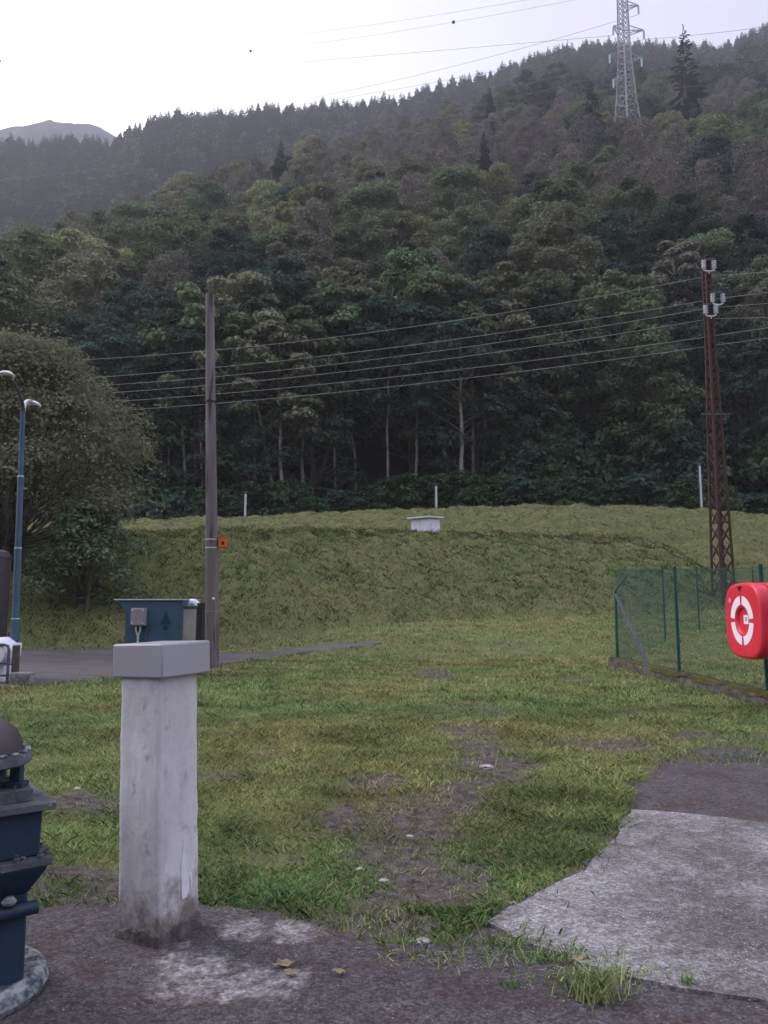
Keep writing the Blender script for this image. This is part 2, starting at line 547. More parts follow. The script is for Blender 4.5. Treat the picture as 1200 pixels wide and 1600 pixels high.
def soil(x, y):
    x = np.asarray(x, float); y = np.asarray(y, float)
    s = np.zeros(x.shape)
    wx = x + .20 * fbm(x * 2.3, y * 2.0, 81, 3) + .05 * fbm(x * 11, y * 8, 83, 2)
    wy = y + .26 * fbm(x * 2.1 + 30, y * 2.0, 82, 3) + .06 * fbm(x * 10 + 5, y * 8, 84, 2)
    for cx, cy, rx, ry, a in SOIL:
        d = np.sqrt(((wx - cx) / rx) ** 2 + ((wy - cy) / ry) ** 2)
        s = np.maximum(s, a * np.clip((1.55 - d) * .9, 0, 1.15))
    return s
PB = np.array(rough(PAVE[:30], 0, .12, 1))
_soil0 = soil
def soil(x, y):
    x = np.atleast_1d(np.asarray(x, float)); y = np.atleast_1d(np.asarray(y, float))
    s = _soil0(x, y)
    m = (x > -5) & (x < 6.5) & (y > 2) & (y < 10.5)
    if m.any():
        xm, ym = x[m], y[m]
        d = np.full(xm.shape, 9.0)
        for a in PB:
            d = np.minimum(d, (xm - a[0]) ** 2 + (ym - a[1]) ** 2)
        d = np.sqrt(d)
        wv = .10 + .10 * fbm(xm * 1.7, ym * 1.7, 99, 3) + .10 * sstep(5.5, 7.5, ym)
        v = s.copy(); v[m] = np.maximum(v[m], .75 * np.clip(1.25 - d / np.maximum(wv, .02), 0, 1)); s = v
    return s
def hard(x, y):
    return inpoly(x, y, PAVE_R) | inpoly(x, y, PATHPOLY)

def relief(x, y):
    """small unevenness of the turf"""
    b = sstep(0.9, 2.2, land(x, y)) * (1 - sstep(44, 47, y))
    r = .018 * fbm(x * 1.3, y * 1.3, 1) + .012 * fbm(x * 5, y * 5, 4)
    r = r + b * (.10 * fbm(x * .7, y * 1.6, 21) + .11 * fbm(x * 1.5, y * 4.0, 11) + .06 * fbm(x * 3.5, y * 9, 13, 3))
    return r
def ground_z(x, y):
    h = hard(x, y)
    return land(x, y) + np.where(h, -.012, relief(x, y) + .012 - .012 * np.clip(soil(x, y), 0, 1))

xs = np.concatenate([-np.geomspace(150, 26, 24)[:-1], np.arange(-26, -7, .16), np.arange(-7, 7, .075), np.arange(7, 26, .16), np.geomspace(26, 150, 24)])
ys = np.concatenate([np.linspace(-45, -1, 16)[:-1], np.arange(-1, 1.8, .2), np.arange(1.8, 9, .05), np.arange(9, 18, .09), np.arange(18, 46, .15), np.linspace(46, 56, 12)])
X, Y = np.meshgrid(xs, ys)
setkind(grid_mesh('ground', X, Y, ground_z(X, Y), M['ground'], {'soil': soil(X, Y)}))

def sheet(name, poly, z, mat, thick=.03):
    bm = bmesh.new()
    vs = [bm.verts.new((p[0], p[1], z)) for p in poly]
    f = bm.faces.new(vs)
    bm.normal_update()
    if f.normal.z < 0: f.normal_flip()
    r = bmesh.ops.extrude_face_region(bm, geom=[f])
    for v in [g for g in r['geom'] if isinstance(g, bmesh.types.BMVert)]: v.co.z = z
    for v in vs: v.co.z = z - thick
    bmesh.ops.triangulate(bm, faces=bm.faces)
    bmesh.ops.recalc_face_normals(bm, faces=bm.faces)
    me = bpy.data.meshes.new(name); bm.to_mesh(me); bm.free()
    me.materials.append(mat)
    o = bpy.data.objects.new(name, me); col.objects.link(o)
    return setkind(o)
sheet('pavement', PAVE_R, .004, M['pave'], .04)
sheet('concrete_slab', SLAB_R, .016, M['slab'], .03)

# asphalt path behind the lawn, laid on the land
rows = []
for a, b in zip(pn, pf):
    rows.append((a, b))
PX = []; PY = []
for i in range(len(rows) - 1):
    for k in range(8):
        t = k / 8
        a = np.array(rows[i][0]) * (1 - t) + np.array(rows[i + 1][0]) * t
        b = np.array(rows[i][1]) * (1 - t) + np.array(rows[i + 1][1]) * t
        j = .12 * float(fbm(a[0] * 1.5, 3, 5)); j2 = .12 * float(fbm(b[0] * 1.5, 9, 6))
        ss = np.linspace(0, 1, 14)[:, None]
        line = (a + (0, j)) * (1 - ss) + (b + (0, j2)) * ss
        PX.append(line[:, 0]); PY.append(line[:, 1])
PX = np.array(PX); PY = np.array(PY)
setkind(grid_mesh('path', PX, PY, land(PX, PY) + .008 + .006 * fbm(PX, PY, 3), M['path']))

# ------------------------------------------------------------------ hills
def ridge(pts, d_of):
    px = np.array([p[0] for p in pts], float)
    us = []; zs = []
    for p in pts:
        d = d_of(p[0]); q = W(p[0], p[1], d)
        us.append(q[0] / d); zs.append(q[2])
    return np.array(us), np.array(zs)
dA_px = lambda px: float(np.interp(px, [-300, 0, 400, 800, 1100, 1500], [120, 135, 175, 220, 255, 270]))
A_PTS = [(-500, 470), (-200, 430), (0, 385), (150, 345), (250, 312), (330, 285), (420, 245), (530, 225), (640, 190), (740, 155), (850, 125), (950, 105), (1060, 95), (1130, 95), (1200, 70), (1350, 40), (1700, 40)]
uA, zA = ridge(A_PTS, dA_px)
dA = np.array([dA_px(p[0]) for p in A_PTS])
TREE_A = 15.5
def hillA(x, y):
    x = np.asarray(x, float); y = np.asarray(y, float)
    u = x / np.maximum(y, 1)
    d = np.interp(u, uA, dA); z = np.interp(u, uA, zA) - TREE_A
    t = (y - 54) / (d - 54)
    z0 = 6.3
    up = z0 + (z - z0) * (np.clip(t, 0, 1) ** 1.04)
    dn = z - .55 * (y - d)
    r = np.where(t <= 1, up, dn)
    return r + np.clip(t * 4, 0, 1) * 1.6 * fbm(x * .05, y * .05, 31, 3)
B_PTS = [(-700, 180), (-300, 200), (0, 208), (60, 211), (110, 207), (170, 214), (190, 206), (230, 180), (290, 170), (400, 164), (470, 158), (540, 152), (620, 146), (700, 126), (760, 114), (830, 86), (900, 65), (950, 62), (1060, 66), (1120, 72), (1200, 36), (1400, 20), (1900, 20)]
DB = 420.0
uB, zB = ridge(B_PTS, lambda p: DB)
TREE_B = 11.5
def hillB(x, y):
    x = np.asarray(x, float); y = np.asarray(y, float)
    u = x / np.maximum(y, 1)
    z = np.interp(u, uB, zB) - TREE_B
    return np.where(y <= DB, z - .93 * (DB - y), z - .5 * (y - DB)) + 2.5 * fbm(x * .03, y * .03, 41, 3)
def fan(name, f, y0, y1, ny, umax, nu, mat, shift=0):
    u = np.linspace(-umax, umax, nu); yy = np.linspace(y0, y1, ny)
    U, YY = np.meshgrid(u, yy)
    XX = U * YY
    return setkind(grid_mesh(name, XX, YY, f(XX, YY) + shift, mat))
fan('hill', hillA, 53.0, 330, 90, 1.3, 130, M['hill'])
fan('hill', hillB, 190, 520, 60, 1.1, 110, M['hill'])
# far rocky mountain
C_PTS = [(-400, 150), (-200, 175), (-60, 205), (0, 203), (40, 192), (78, 188), (95, 192), (120, 197), (140, 199), (155, 198), (172, 207), (186, 216), (220, 260), (300, 400)]
uC, zC = ridge(C_PTS, lambda p: 760.0)
def hillC(x, y):
    u = x / y
    z = np.interp(u, uC, zC)
    return z - .8 * np.abs(760 - y) + 5 * fbm(x * .035, y * .035, 51, 5)
fan('mountain', hillC, 560, 860, 60, .75, 260, M['rock'])
# unseen slope added behind the viewer to block sky light from forest fronts
Xb, Yb = np.meshgrid(np.linspace(-260, 260, 40), np.linspace(-44, -260, 24))
setkind(grid_mesh('hillside', Xb, Yb, -.3 + .62 * (-44 - Yb) + 4 * fbm(Xb * .03, Yb * .03, 61), M['hill']))

# ------------------------------------------------------------------ vegetation builders
def rand_dirs(n, r):
    v = r.normal(size=(n, 3)); return v / np.linalg.norm(v, axis=1, keepdims=True)

def leaf_quads(P, Nrm, L, Wd, r):
    """diamond shaped leaves / leaf sprays at P facing Nrm"""
    n = len(P)
    a = np.cross(Nrm, rand_dirs(n, r)); a /= np.linalg.norm(a, axis=1, keepdims=True) + 1e-9
    b = np.cross(Nrm, a)
    L = np.asarray(L).reshape(-1, 1); Wd = np.asarray(Wd).reshape(-1, 1)
    bend = Nrm * L * .18
    q = np.stack([P - a * L * .5 - bend, P + b * Wd * .5 + a * L * .05, P + a * L * .5 - bend, P - b * Wd * .5 + a * L * .05], 1)
    return q.reshape(-1, 3)

def crown_points(r, h, rad, base, nclump, per, shape='round', flat=.7, csize=.30):
    """clumps spread over the crown volume; returns leaf points, normals, clump centres"""
    P = []; Nn = []; C = []
    for k in range(nclump):
        t = (k + r.random()) / nclump
        zf = t ** .8
        if shape == 'round': prof = math.sqrt(max(0.02, 1 - (2 * zf - .85) ** 2 / 1.4))
        elif shape == 'dome': prof = math.sqrt(max(.02, 1 - zf ** 2.2))
        else: prof = (1 - zf) ** .75 * min(1, .5 + zf * 3)
        ang = k * 2.39996 + r.normal() * .5
        rr = rad * prof * (0.35 + .6 * math.sqrt(r.random()))
        c = np.array([rr * math.cos(ang), rr * math.sin(ang), base + (h - base) * zf * .93])
        cs = rad * csize * (.65 + .7 * r.random()) * (.65 + .35 * prof)
        m = int(per * (.6 + .8 * r.random()))
        d = rand_dirs(m, r)
        d[:, 2] = np.where(d[:, 2] < -.3, -d[:, 2] * .6, d[:, 2])
        q = c + d * (cs * (0.55 + .5 * r.random((m, 1)) ** .6)) * np.array([1.15, 1.15, flat])
        nn = d * .75 + np.array([0, 0, .45]) + r.normal(size=(m, 3)) * .38
        nn /= np.linalg.norm(nn, axis=1, keepdims=True)
        P.append(q); Nn.append(nn); C.append((c, cs))
    return np.concatenate(P), np.concatenate(Nn), C

def trunk_mesh(r, h, r0, C, top=.85, bend=.03, nstem=1, base_h=0, spread=.0, limbs=True, twigs=0):
    mb = MB()
    stems = []
    for s in range(nstem):
        a = r.random() * 6.28
        pts = []
        ox, oy = (math.cos(a) * .18 * (nstem > 1), math.sin(a) * .18 * (nstem > 1))
        lx, ly = r.normal() * bend * h + math.cos(a) * spread * h, r.normal() * bend * h + math.sin(a) * spread * h
        n = 9
        for i in range(n):
            t = i / (n - 1)
            pts.append((ox + lx * t ** 1.5 + r.normal() * .012 * h * (i > 0) * .4, oy + ly * t ** 1.5 + r.normal() * .012 * h * (i > 0) * .4, -.3 + (h * top + .3) * t))
        rad = [r0 * (1.25 if i == 0 else 1) * (1 - .85 * i / (n - 1)) + .01 for i in range(n)]
        mb.tube(pts, rad, 6)
        stems.append((pts, rad))
    if limbs:
        for i, (c, cs) in enumerate(C):
            pts, rad = stems[i % len(stems)]
            zt = max(h * .12, c[2] - np.hypot(c[0], c[1]) * (.5 + .5 * r.random()) - .1 * h)
            zz = np.array([p[2] for p in pts])
            sx = np.interp(zt, zz, [p[0] for p in pts]); sy = np.interp(zt, zz, [p[1] for p in pts]); sr = np.interp(zt, zz, rad)
            s0 = np.array([sx, sy, zt]); m = (s0 + c) / 2 + np.array([0, 0, -.04 * h]) + r.normal(size=3) * .02 * h
            lr = min(sr * .5, .012 * h)
            mb.tube([s0, m, c], [lr, lr * .6, lr * .2], 4, caps=False)
            for j in range(twigs):
                d = rand_dirs(1, r)[0]; d[2] = abs(d[2]) * .8 + .3
                mb.tube([c - d * cs * .3, c + d * cs * (.9 + .5 * r.random())], [lr * .22 + .008, .006], 3, caps=False)
    return mb

def make_tree(name, seed, h, rad, base, nclump, per, leaf, mat, bark, shape='round', r0=None, nstem=1, spread=0, bend=.03, flat=.7, csize=.3, twigs=0, aspect=.6, limbs=True):
    r = np.random.default_rng(seed)
    P, Nn, C = crown_points(r, h, rad, base, nclump, per, shape, flat, csize)
    L = leaf * (.6 + .8 * r.random(len(P)))
    q = leaf_quads(P, Nn, L, L * aspect, r)
    me = np_mesh('crown', q, 4, mat)
    tm = trunk_mesh(r, h, r0 or h * .013, C, nstem=nstem, spread=spread, bend=bend, twigs=twigs, limbs=limbs)
    root = bpy.data.objects.new(name, None); root.empty_display_size = .5
    col.objects.link(root)
    c = bpy.data.objects.new('crown', me); col.objects.link(c); c.parent = root
    tm.build('trunk', bark, root, smooth=True)
    return root

def spruce_quads(r, h, rad, levels, nb, lean=.0, gap=.0, spray=.5):
    Q = []
    for i in range(levels):
        t = i / (levels - 1)
        z = h * (.06 + .92 * t)
        R_ = rad * (1 - t) ** .85 * (.8 + .4 * r.random()) + .22 * (rad / 3.3)
        m = max(4, int(nb * (1 - .5 * t)))
        for k in range(m):
            if r.random() < gap: continue
            a = 6.283 * (k + r.random()) / m
            d = np.array([math.cos(a), math.sin(a), 0])
            s = np.array([-d[1], d[0], 0])
            Rk = R_ * (.7 + .5 * r.random())
            droop = -.28 * Rk * (1 - t) + .05
            p0 = np.array([0, 0, z]); tip = d * Rk + np.array([0, 0, z + droop])
            mid = d * Rk * .55 + np.array([0, 0, z + droop * .35 + .06 * Rk])
            wd = spray * Rk * .55 + .05
            hang = np.array([0, 0, -.22 * wd])
            Q.append([p0, mid + s * wd * .5 + hang, tip, mid - s * wd * .5 + hang])
            Q.append([mid - d * .1 * Rk, mid + d * Rk * .3 + s * wd * .6 + hang * 2, tip - np.array([0, 0, .1 * Rk]), mid + s * .02])
            Q.append([mid - d * .1 * Rk, mid + d * Rk * .3 - s * wd * .6 + hang * 2, tip - np.array([0, 0, .1 * Rk]), mid - s * .02])
    return np.array(Q).reshape(-1, 3)

def make_spruce(name, seed, h, rad, levels, nb, mat, gap=0.0):
    r = np.random.default_rng(seed)
    root = bpy.data.objects.new(name, None); col.objects.link(root)
    me = np_mesh('crown', spruce_quads(r, h, rad, levels, nb, gap=gap), 4, mat)
    c = bpy.data.objects.new('crown', me); col.objects.link(c); c.parent = root
    MB().tube([(0, 0, -.4), (.02 * h * r.normal(), .0, h * .5), (0, 0, h * .985)], [h * .014, h * .009, .02], 6).build('trunk', M['bark'], root, smooth=True)
    return root

def copy_thing(o, parent=None):
    c = o.copy(); col.objects.link(c)
    if parent is not None: c.parent = parent
    for ch in o.children: copy_thing(ch, c)
    return c

L_ = dict(
    maple=m_leaf('maple_leaves', (.112, .146, .084), .45, (.17, .19, .10)),
    teal=m_leaf('dark_leaves', (.052, .078, .060), .45, (.078, .108, .074)),
    lime=m_leaf('lime_leaves', (.21, .225, .118), .4, (.28, .28, .14)),
    olive=m_leaf('olive_leaves', (.160, .166, .114), .4, (.20, .20, .128)),
    brown=m_leaf('thin_leaves', (.170, .160, .138), .4, (.20, .19, .148)),
    spruce=m_leaf('spruce_needles', (.038, .052, .043), .4, (.048, .064, .048), .1),
    far=m_leaf('far_needles', (.040, .052, .048), .4, (.050, .063, .053), .1),
    shrub=m_leaf('shrub_leaves', (.044, .076, .040), .5, (.085, .12, .05)),
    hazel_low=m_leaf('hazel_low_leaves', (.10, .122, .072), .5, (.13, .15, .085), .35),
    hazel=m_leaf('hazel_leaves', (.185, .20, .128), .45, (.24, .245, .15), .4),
)
# prototypes of the hillside kinds
PROTO = {}
def proto(kind, tree, label):
    tag(tree, label, 'tree', 'trees of the hillside forest')
    PROTO.setdefault(kind, []).append(tree)
LAB = dict(
    maple='green broadleaf tree with a full rounded crown in the hillside forest',
    teal='dark bluish green broadleaf tree low in the hillside forest',
    lime='yellowish green broadleaf tree in the hillside forest',
    olive='dull olive broadleaf tree in the hillside forest',
    brown='thin greyish brown tree with bare twigs in the hillside forest',
    spruce='dark pointed spruce rising out of the hillside forest')
M['twig'] = m_two('grey_twigs', (.10, .09, .084), (.16, .147, .138), 5, .9, bump=.2, spec=.1)
for i in range(3):
    proto('maple', make_tree('broadleaf_tree', 100 + i, 19.0, 4.3, 3.0, 38, 330, .36, L_['maple'], M['bark'], 'round', csize=.32, flat=.85), LAB['maple'])
    proto('teal', make_tree('broadleaf_tree', 120 + i, 18.0, 4.4, 2.0, 38, 330, .36, L_['teal'], M['bark'], 'dome', flat=.7, csize=.32), LAB['teal'])
    proto('olive', make_tree('broadleaf_tree', 160 + i, 19.0, 3.7, 3.5, 38, 260, .32, L_['olive'], M['bark'], 'round', csize=.32, flat=1.0), LAB['olive'])
    proto('brown', make_tree('thin_tree', 180 + i, 19.5, 3.3, 4.0, 46, 130, .28, L_['brown'], M['twig'], 'round', twigs=6, flat=1.3, csize=.31), LAB['brown'])
for i in range(2):
    proto('lime', make_tree('broadleaf_tree', 140 + i, 18, 4.0, 3, 34, 330, .34, L_['lime'], M['bark'], 'round', csize=.33, flat=.85), LAB['lime'])
    proto('spruce', make_spruce('spruce_tree', 200 + i, 21, 3.4, 36, 18, L_['spruce']), LAB['spruce'])

used = set()
def plant(kind, x, y, z, s, rz, label=None, sx=1.0, group=None, i=None):
    lst = PROTO[kind]
    p = lst[random.randrange(len(lst)) if i is None else i]
    if p.name in used:
        o = copy_thing(p)
    else:
        o = p; used.add(p.name)
    o.location = (x, y, z); o.rotation_euler = (0, 0, rz); o.scale = (s * sx, s * sx, s)
    if label: o['label'] = label
    if group: o['group'] = group
    return o

# ------------------------------------------------------------------ the hillside forest
pts = []
cell = {}
def far_enough(x, y, dmin):
    cx, cy = int(x // 4), int(y // 4)
    for i in range(-3, 4):
        for j in range(-3, 4):
            for q in cell.get((cx + i, cy + j), ()):
                if (q[0] - x) ** 2 + (q[1] - y) ** 2 < dmin * dmin: return False
    return True
r = np.random.default_rng(5)
tries = 0
while tries < 26000:
    tries += 1
    y = 57 + 215 * r.random() ** 1.3
    u = r.uniform(-.60, .60)
    x = u * y
    d = float(np.interp(u, uA, dA))
    if y > d + 4: continue
    dmin = 5.3 + .016 * (y - 57)
    if not far_enough(x, y, dmin): continue
    if abs(x - W(985, 215, 150)[0]) < 6 and 120 < y < 156: continue
    cell.setdefault((int(x // 4), int(y // 4)), []).append((x, y))
    pts.append((x, y))
pts.sort(key=lambda p: p[1])

def kind_of(x, y):
    u = x / y
    d = float(np.interp(u, uA, dA))
    t = (y - 54) / (d - 54)
    n = float(fbm(x * .045, y * .045, 71, 3)); n2 = float(fbm(x * .06 + 50, y * .06, 77, 3))
    q = random.random()
    if t < .16:
        return 'teal' if q < .5 else ('maple' if q < .85 else 'olive')
    if t > .72 and u > .12:
        return 'spruce' if q < .45 else ('maple' if q < .7 else 'teal')
    if t > .80:
        return 'lime' if q < .30 else ('olive' if q < .75 else 'brown')
    if n > .22: return 'brown' if q < .7 else 'olive'
    if n2 > .30: return 'lime' if q < .5 else 'maple'
    if n2 < -.45: return 'spruce' if q < .22 else 'teal'
    return 'maple' if q < .42 else ('olive' if q < .68 else ('brown' if q < .84 else 'teal'))

NEAR_MAX = 285
for x, y in pts[:NEAR_MAX]:
    k = kind_of(x, y)
    s = random.uniform(.78, 1.15) * (1.0 if y > 64 else .98)
    plant(k, x, y, float(hillA(x, y)) - .2, s, random.uniform(0, 6.28), sx=random.uniform(.9, 1.15))
rest = pts[NEAR_MAX:]
print('forest trees', len(pts), 'beyond', len(rest))

def mass(name, items, lods, mats, label_kind='stuff'):
    """a far wood that reads as one mass: one object, several leaf materials"""
    allv = []; mi = []
    keys = list(mats)
    for k, x, y, z, s, sx in items:
        base = lods[k][random.randrange(len(lods[k]))]
        a = random.uniform(0, 6.28); c, sn = math.cos(a), math.sin(a)
        v = base * np.array([s * sx, s * sx, s])
        v = np.stack([v[:, 0] * c - v[:, 1] * sn + x, v[:, 0] * sn + v[:, 1] * c + y, v[:, 2] + z], 1)
        allv.append(v.astype(np.float32)); mi.append(np.full(len(v) // 4, keys.index(k), np.int32))
    me = np_mesh(name, np.concatenate(allv), 4, None)
    for k in keys: me.materials.append(mats[k])
    me.polygons.foreach_set('material_index', np.concatenate(mi))
    o = bpy.data.objects.new(name, me); col.objects.link(o)
    return setkind(o, 'stuff')
def lod_tree(seed, h, rad, base, nclump, per, leaf, shape):
    r = np.random.default_rng(seed)
    P, Nn, C = crown_points(r, h, rad, base, nclump, per, shape)
    L = leaf * (.6 + .8 * r.random(len(P)))
    return leaf_quads(P, Nn, L, L * .65, r)
LOD = dict(
    maple=[lod_tree(300 + i, 19, 4.3, 2, 30, 100, .58, 'round') for i in range(3)],
    teal=[lod_tree(310 + i, 18, 4.4, 1.5, 30, 100, .58, 'dome') for i in range(3)],
    lime=[lod_tree(320 + i, 18, 4.0, 2, 28, 100, .56, 'dome') for i in range(2)],
    olive=[lod_tree(330 + i, 19, 3.7, 2, 30, 90, .52, 'round') for i in range(3)],
    brown=[lod_tree(340 + i, 19.5, 3.3, 2, 36, 80, .42, 'round') for i in range(3)],
    spruce=[spruce_quads(np.random.default_rng(350 + i), 19, 3.3, 18, 9) for i in range(3)])
items = []
for x, y in rest:
    items.append((kind_of(x, y), x, y, float(hillA(x, y)) - .2, random.uniform(.75, 1.15), random.uniform(.95, 1.2)))
rw = np.random.default_rng(55)      # the wood goes on to both sides of the view
for _ in range(5200):
    y = 57 + 215 * rw.random() ** 1.3; u = rw.uniform(.60, .95) * (1 if rw.random() < .5 else -1); x = u * y
    if y > float(np.interp(u, uA, dA)) + 4 or not far_enough(x, y, 5.6 + .02 * (y - 57)): continue
    cell.setdefault((int(x // 4), int(y // 4)), []).append((x, y))
    items.append((('maple', 'teal', 'olive')[int(rw.integers(3))], x, y, float(hillA(x, y)) - .2, rw.uniform(.75, 1.15), rw.uniform(.95, 1.2)))
o = mass('forest', items, LOD, {k: L_[k] for k in LOD})
# conifers of the farther hill
items = []
r = np.random.default_rng(15)
far = [spruce_quads(np.random.default_rng(360 + i), 13, 2.7 + .25 * (i % 3), 14, 8, spray=1.1) for i in range(6)]
fard = [lod_tree(370 + i, 12, 3.2, 1, 16, 24, 1.0, 'dome') for i in range(3)]
for k in range(7600):
    y = r.uniform(225, 426); u = r.uniform(-.58, .60)
    items.append(('far' if (r.random() < .86 or y > 395) else 'teal', u * y, y, float(hillB(u * y, y)) - .4, r.uniform(.6, 1.25), r.uniform(.85, 1.35)))
for k in range(3600):
    y = rw.uniform(225, 426); u = rw.uniform(.58, .95) * (1 if rw.random() < .5 else -1)
    items.append(('far', u * y, y, float(hillB(u * y, y)) - .4, rw.uniform(.6, 1.25), rw.uniform(.85, 1.35)))
mass('forest', items, {'far': far, 'teal': fard}, {'far': L_['far'], 'teal': L_['teal']})

# ------------------------------------------------------------------ front row: tall trunks standing at the forest edge
def edge_tree(px0, py0, px1, py1, d, label, w, seed, kind='maple', htop=None):
    b = W(px0, py0, d); t = W(px1, py1, d + .3)
    z0 = max(float(land(b[0], d)) if d < 54 else float(hillA(b[0], d)), 0) - .3
    r = np.random.default_rng(seed)
    root = thing('slender_tree', label, 'tree', (b[0], d, z0), 0, 'slender trees at the forest edge')
    lx = (t[0] - b[0]) / max(t[2] - b[2], 1)
    h = htop or 16.5
    pts_ = [(lx * h * q * .9 + r.normal() * .07 * (q > 0), r.normal() * .05, h * q * .92 - .2) for q in np.linspace(0, 1, 10)]
    mb = MB().tube(pts_, [w * (1.15 - .9 * q) for q in np.linspace(0, 1, 10)], 7)
    P, Nn, C = crown_points(r, h, 3.4, h * .42, 26, 190, 'round')
    P[:, 0] += lx * P[:, 2] * .9
    for c, cs in C:
        zt = max(h * .42, c[2] - 1.5)
        mb.tube([(lx * zt * .9, 0, zt), (c[0] + lx * c[2] * .9, c[1], c[2])], [w * .16, w * .05], 4, caps=False)
    L = .40 * (.6 + .8 * r.random(len(P)))
    me = np_mesh('crown', leaf_quads(P, Nn, L, L * .6, r), 4, L_[kind])
    c = bpy.data.objects.new('crown', me); col.objects.link(c); c.parent = root
    mb.build('trunk', M['bark_pale'], root, smooth=True)
edge_tree(437, 805, 408, 640, 55.5, 'slender tree whose pale trunk leans left above the lawn bank', .13, 1)
edge_tree(441, 808, 438, 620, 54.6, 'straight brown trunk beside the left leaning pale one', .15, 2, 'olive')
edge_tree(473, 800, 477, 620, 55.8, 'slender pale tree third from left at the forest edge', .13, 3)
edge_tree(712, 765, 698, 690, 57.5, 'pale birch trunk tilted left behind the small white hut', .14, 4, 'teal')
edge_tree(722, 800, 720, 665, 54.5, 'tallest grey trunk right of the small white hut', .18, 5, 'teal')
edge_tree(737, 775, 737, 690, 57.0, 'narrow whitish trunk next to the tallest grey trunk', .13, 6, 'maple')
edge_tree(753, 770, 757, 650, 58.0, 'thin brown trunk in the cluster right of the hut', .12, 7, 'teal')
edge_tree(765, 745, 769, 690, 58.8, 'short visible trunk tilted right, last of the cluster', .11, 8, 'olive')
edge_tree(291, 760, 290, 640, 56.5, 'lone pale speckled trunk left of the wooden pole', .12, 9, 'teal')
edge_tree(1052, 560, 1048, 470, 66, 'bright orange brown trunk high beside the rusty lattice mast', .2, 10, 'brown', 19)
edge_tree(651, 770, 650, 680, 57, 'dim dark trunk behind the left edge of the hut', .12, 11, 'teal')

for k_, (px_, tilt, d_) in enumerate(((262, 6, 57.5), (318, -4, 56.2), (372, 5, 58.4), (402, -3, 56.8), (520, 4, 57.2), (556, -6, 58.6), (603, 3, 56.4), (690, 5, 59.0), (806, -5, 57.8), (846, 4, 58.8))):
    edge_tree(px_, 790, px_ + tilt, 640, d_, 'slim dull trunk half hidden by foliage at the forest edge', .085 + .012 * (k_ % 4), 30 + k_, ('teal', 'maple', 'olive')[k_ % 3], 17.5 + k_ % 3)

# individual landmarks on the slope
p = W(925, 215, 140)
plant('spruce', p[0], 140, float(hillA(p[0], 140)) - 1, 1.25, 1.0, 'large dark spruce just left of the steel pylon foot', 1.15)
p = W(1074, 180, 165)
ragged = make_spruce('spruce_tree', 277, 21, 3.6, 30, 11, L_['spruce'], gap=.42); tag(ragged, LAB['spruce'], 'tree', 'trees of the hillside forest'); PROTO['ragged'] = [ragged]
o = plant('ragged', p[0], 165, W(1074, 36, 165)[2] - 28.5, 1.36, 2.0, 'tallest ragged conifer poking above the skyline right of the pylon', 1.1)
p = W(1100, 400, 74)
plant('maple', p[0], 74, float(hillA(p[0], 74)) - 4, 1.1, 1.0, 'fresh green tree behind the top of the rusty lattice mast', 1.0)
p = W(1110, 200, 120)
plant('lime', p[0], 118, float(hillA(p[0], 118)) + 1, 1.2, 4.0, 'yellowish tree on the upper right slope below the skyline', 1.1)
p = W(487, 400, 100)
plant('lime', p[0], 100, float(hillA(p[0], 100)), 1.15, 2.0, 'rounded lime green tree in the middle of the slope', 1.2)

# shrubs along the top of the rear bank
SHR = [make_tree('shrub', 400 + i, 2.7, 1.7, .1, 22, 90, .24, L_['shrub'] if i % 2 else L_['teal'], M['bark'], 'dome', nstem=3, spread=.1, csize=.34) for i in range(4)]
r = np.random.default_rng(44)
first = [True] * 4
for k in range(64):
    x = -30 + 60 * (k + r.random()) / 64
    y = 50.5 + 4.0 * r.random()
    i = k % 4
    o = SHR[i] if first[i] else copy_thing(SHR[i])
    first[i] = False
    tag(o, 'leafy dark green shrub in the undergrowth along the forest edge', 'shrub', 'shrubs along the forest edge')
    o.location = (x, y, float(land(x, y)) - .1); o.rotation_euler = (0, 0, r.uniform(0, 6.28)); s = r.uniform(.7, 1.35); o.scale = (s * 1.1, s * 1.1, s)
    if k == 59: o['label'] = 'bright green shrub at the right end of the forest edge'

# young trees and taller bushes just inside the wood
rq = np.random.default_rng(46)
for k in range(46):
    x = (9.5 + 26 * rq.random()) if k < 32 else (-34 + 20 * rq.random())
    y = 55.5 + 6.5 * rq.random()
    o = copy_thing(SHR[k % 4])
    tag(o, 'tall dark bush standing between the trunks just inside the wood', 'bush', 'tall bushes just inside the wood')
    o.name = 'tall_bush'
    o.location = (x, y, float(hillA(x, y)) - .2); o.rotation_euler = (0, 0, rq.uniform(0, 6.28)); s = rq.uniform(1.5, 2.6); o.scale = (s * .95, s * .95, s * 1.1)

# big dense multi-stemmed tree on the left
p = Gt(62, 962)
root = make_tree('hazel_tree', 77, 7.1, 3.9, 1.3, 130, 300, .125, L_['hazel'], M['bark'], 'dome', r0=.085, nstem=14, spread=.17, bend=.04, csize=.27, flat=.9, aspect=.62)
root.location = (W(8, 950, 22.5)[0], 22.5, float(land(-10.2, 22.5)) - .1)
tag(root, 'big bushy olive tree with many stems behind the street lamp', 'tree')
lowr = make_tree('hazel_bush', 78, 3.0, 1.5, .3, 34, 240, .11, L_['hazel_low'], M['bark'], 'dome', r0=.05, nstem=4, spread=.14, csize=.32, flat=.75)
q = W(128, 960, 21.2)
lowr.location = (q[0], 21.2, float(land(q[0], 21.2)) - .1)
tag(lowr, 'lower green bush leaning out under the big olive tree', 'bush')

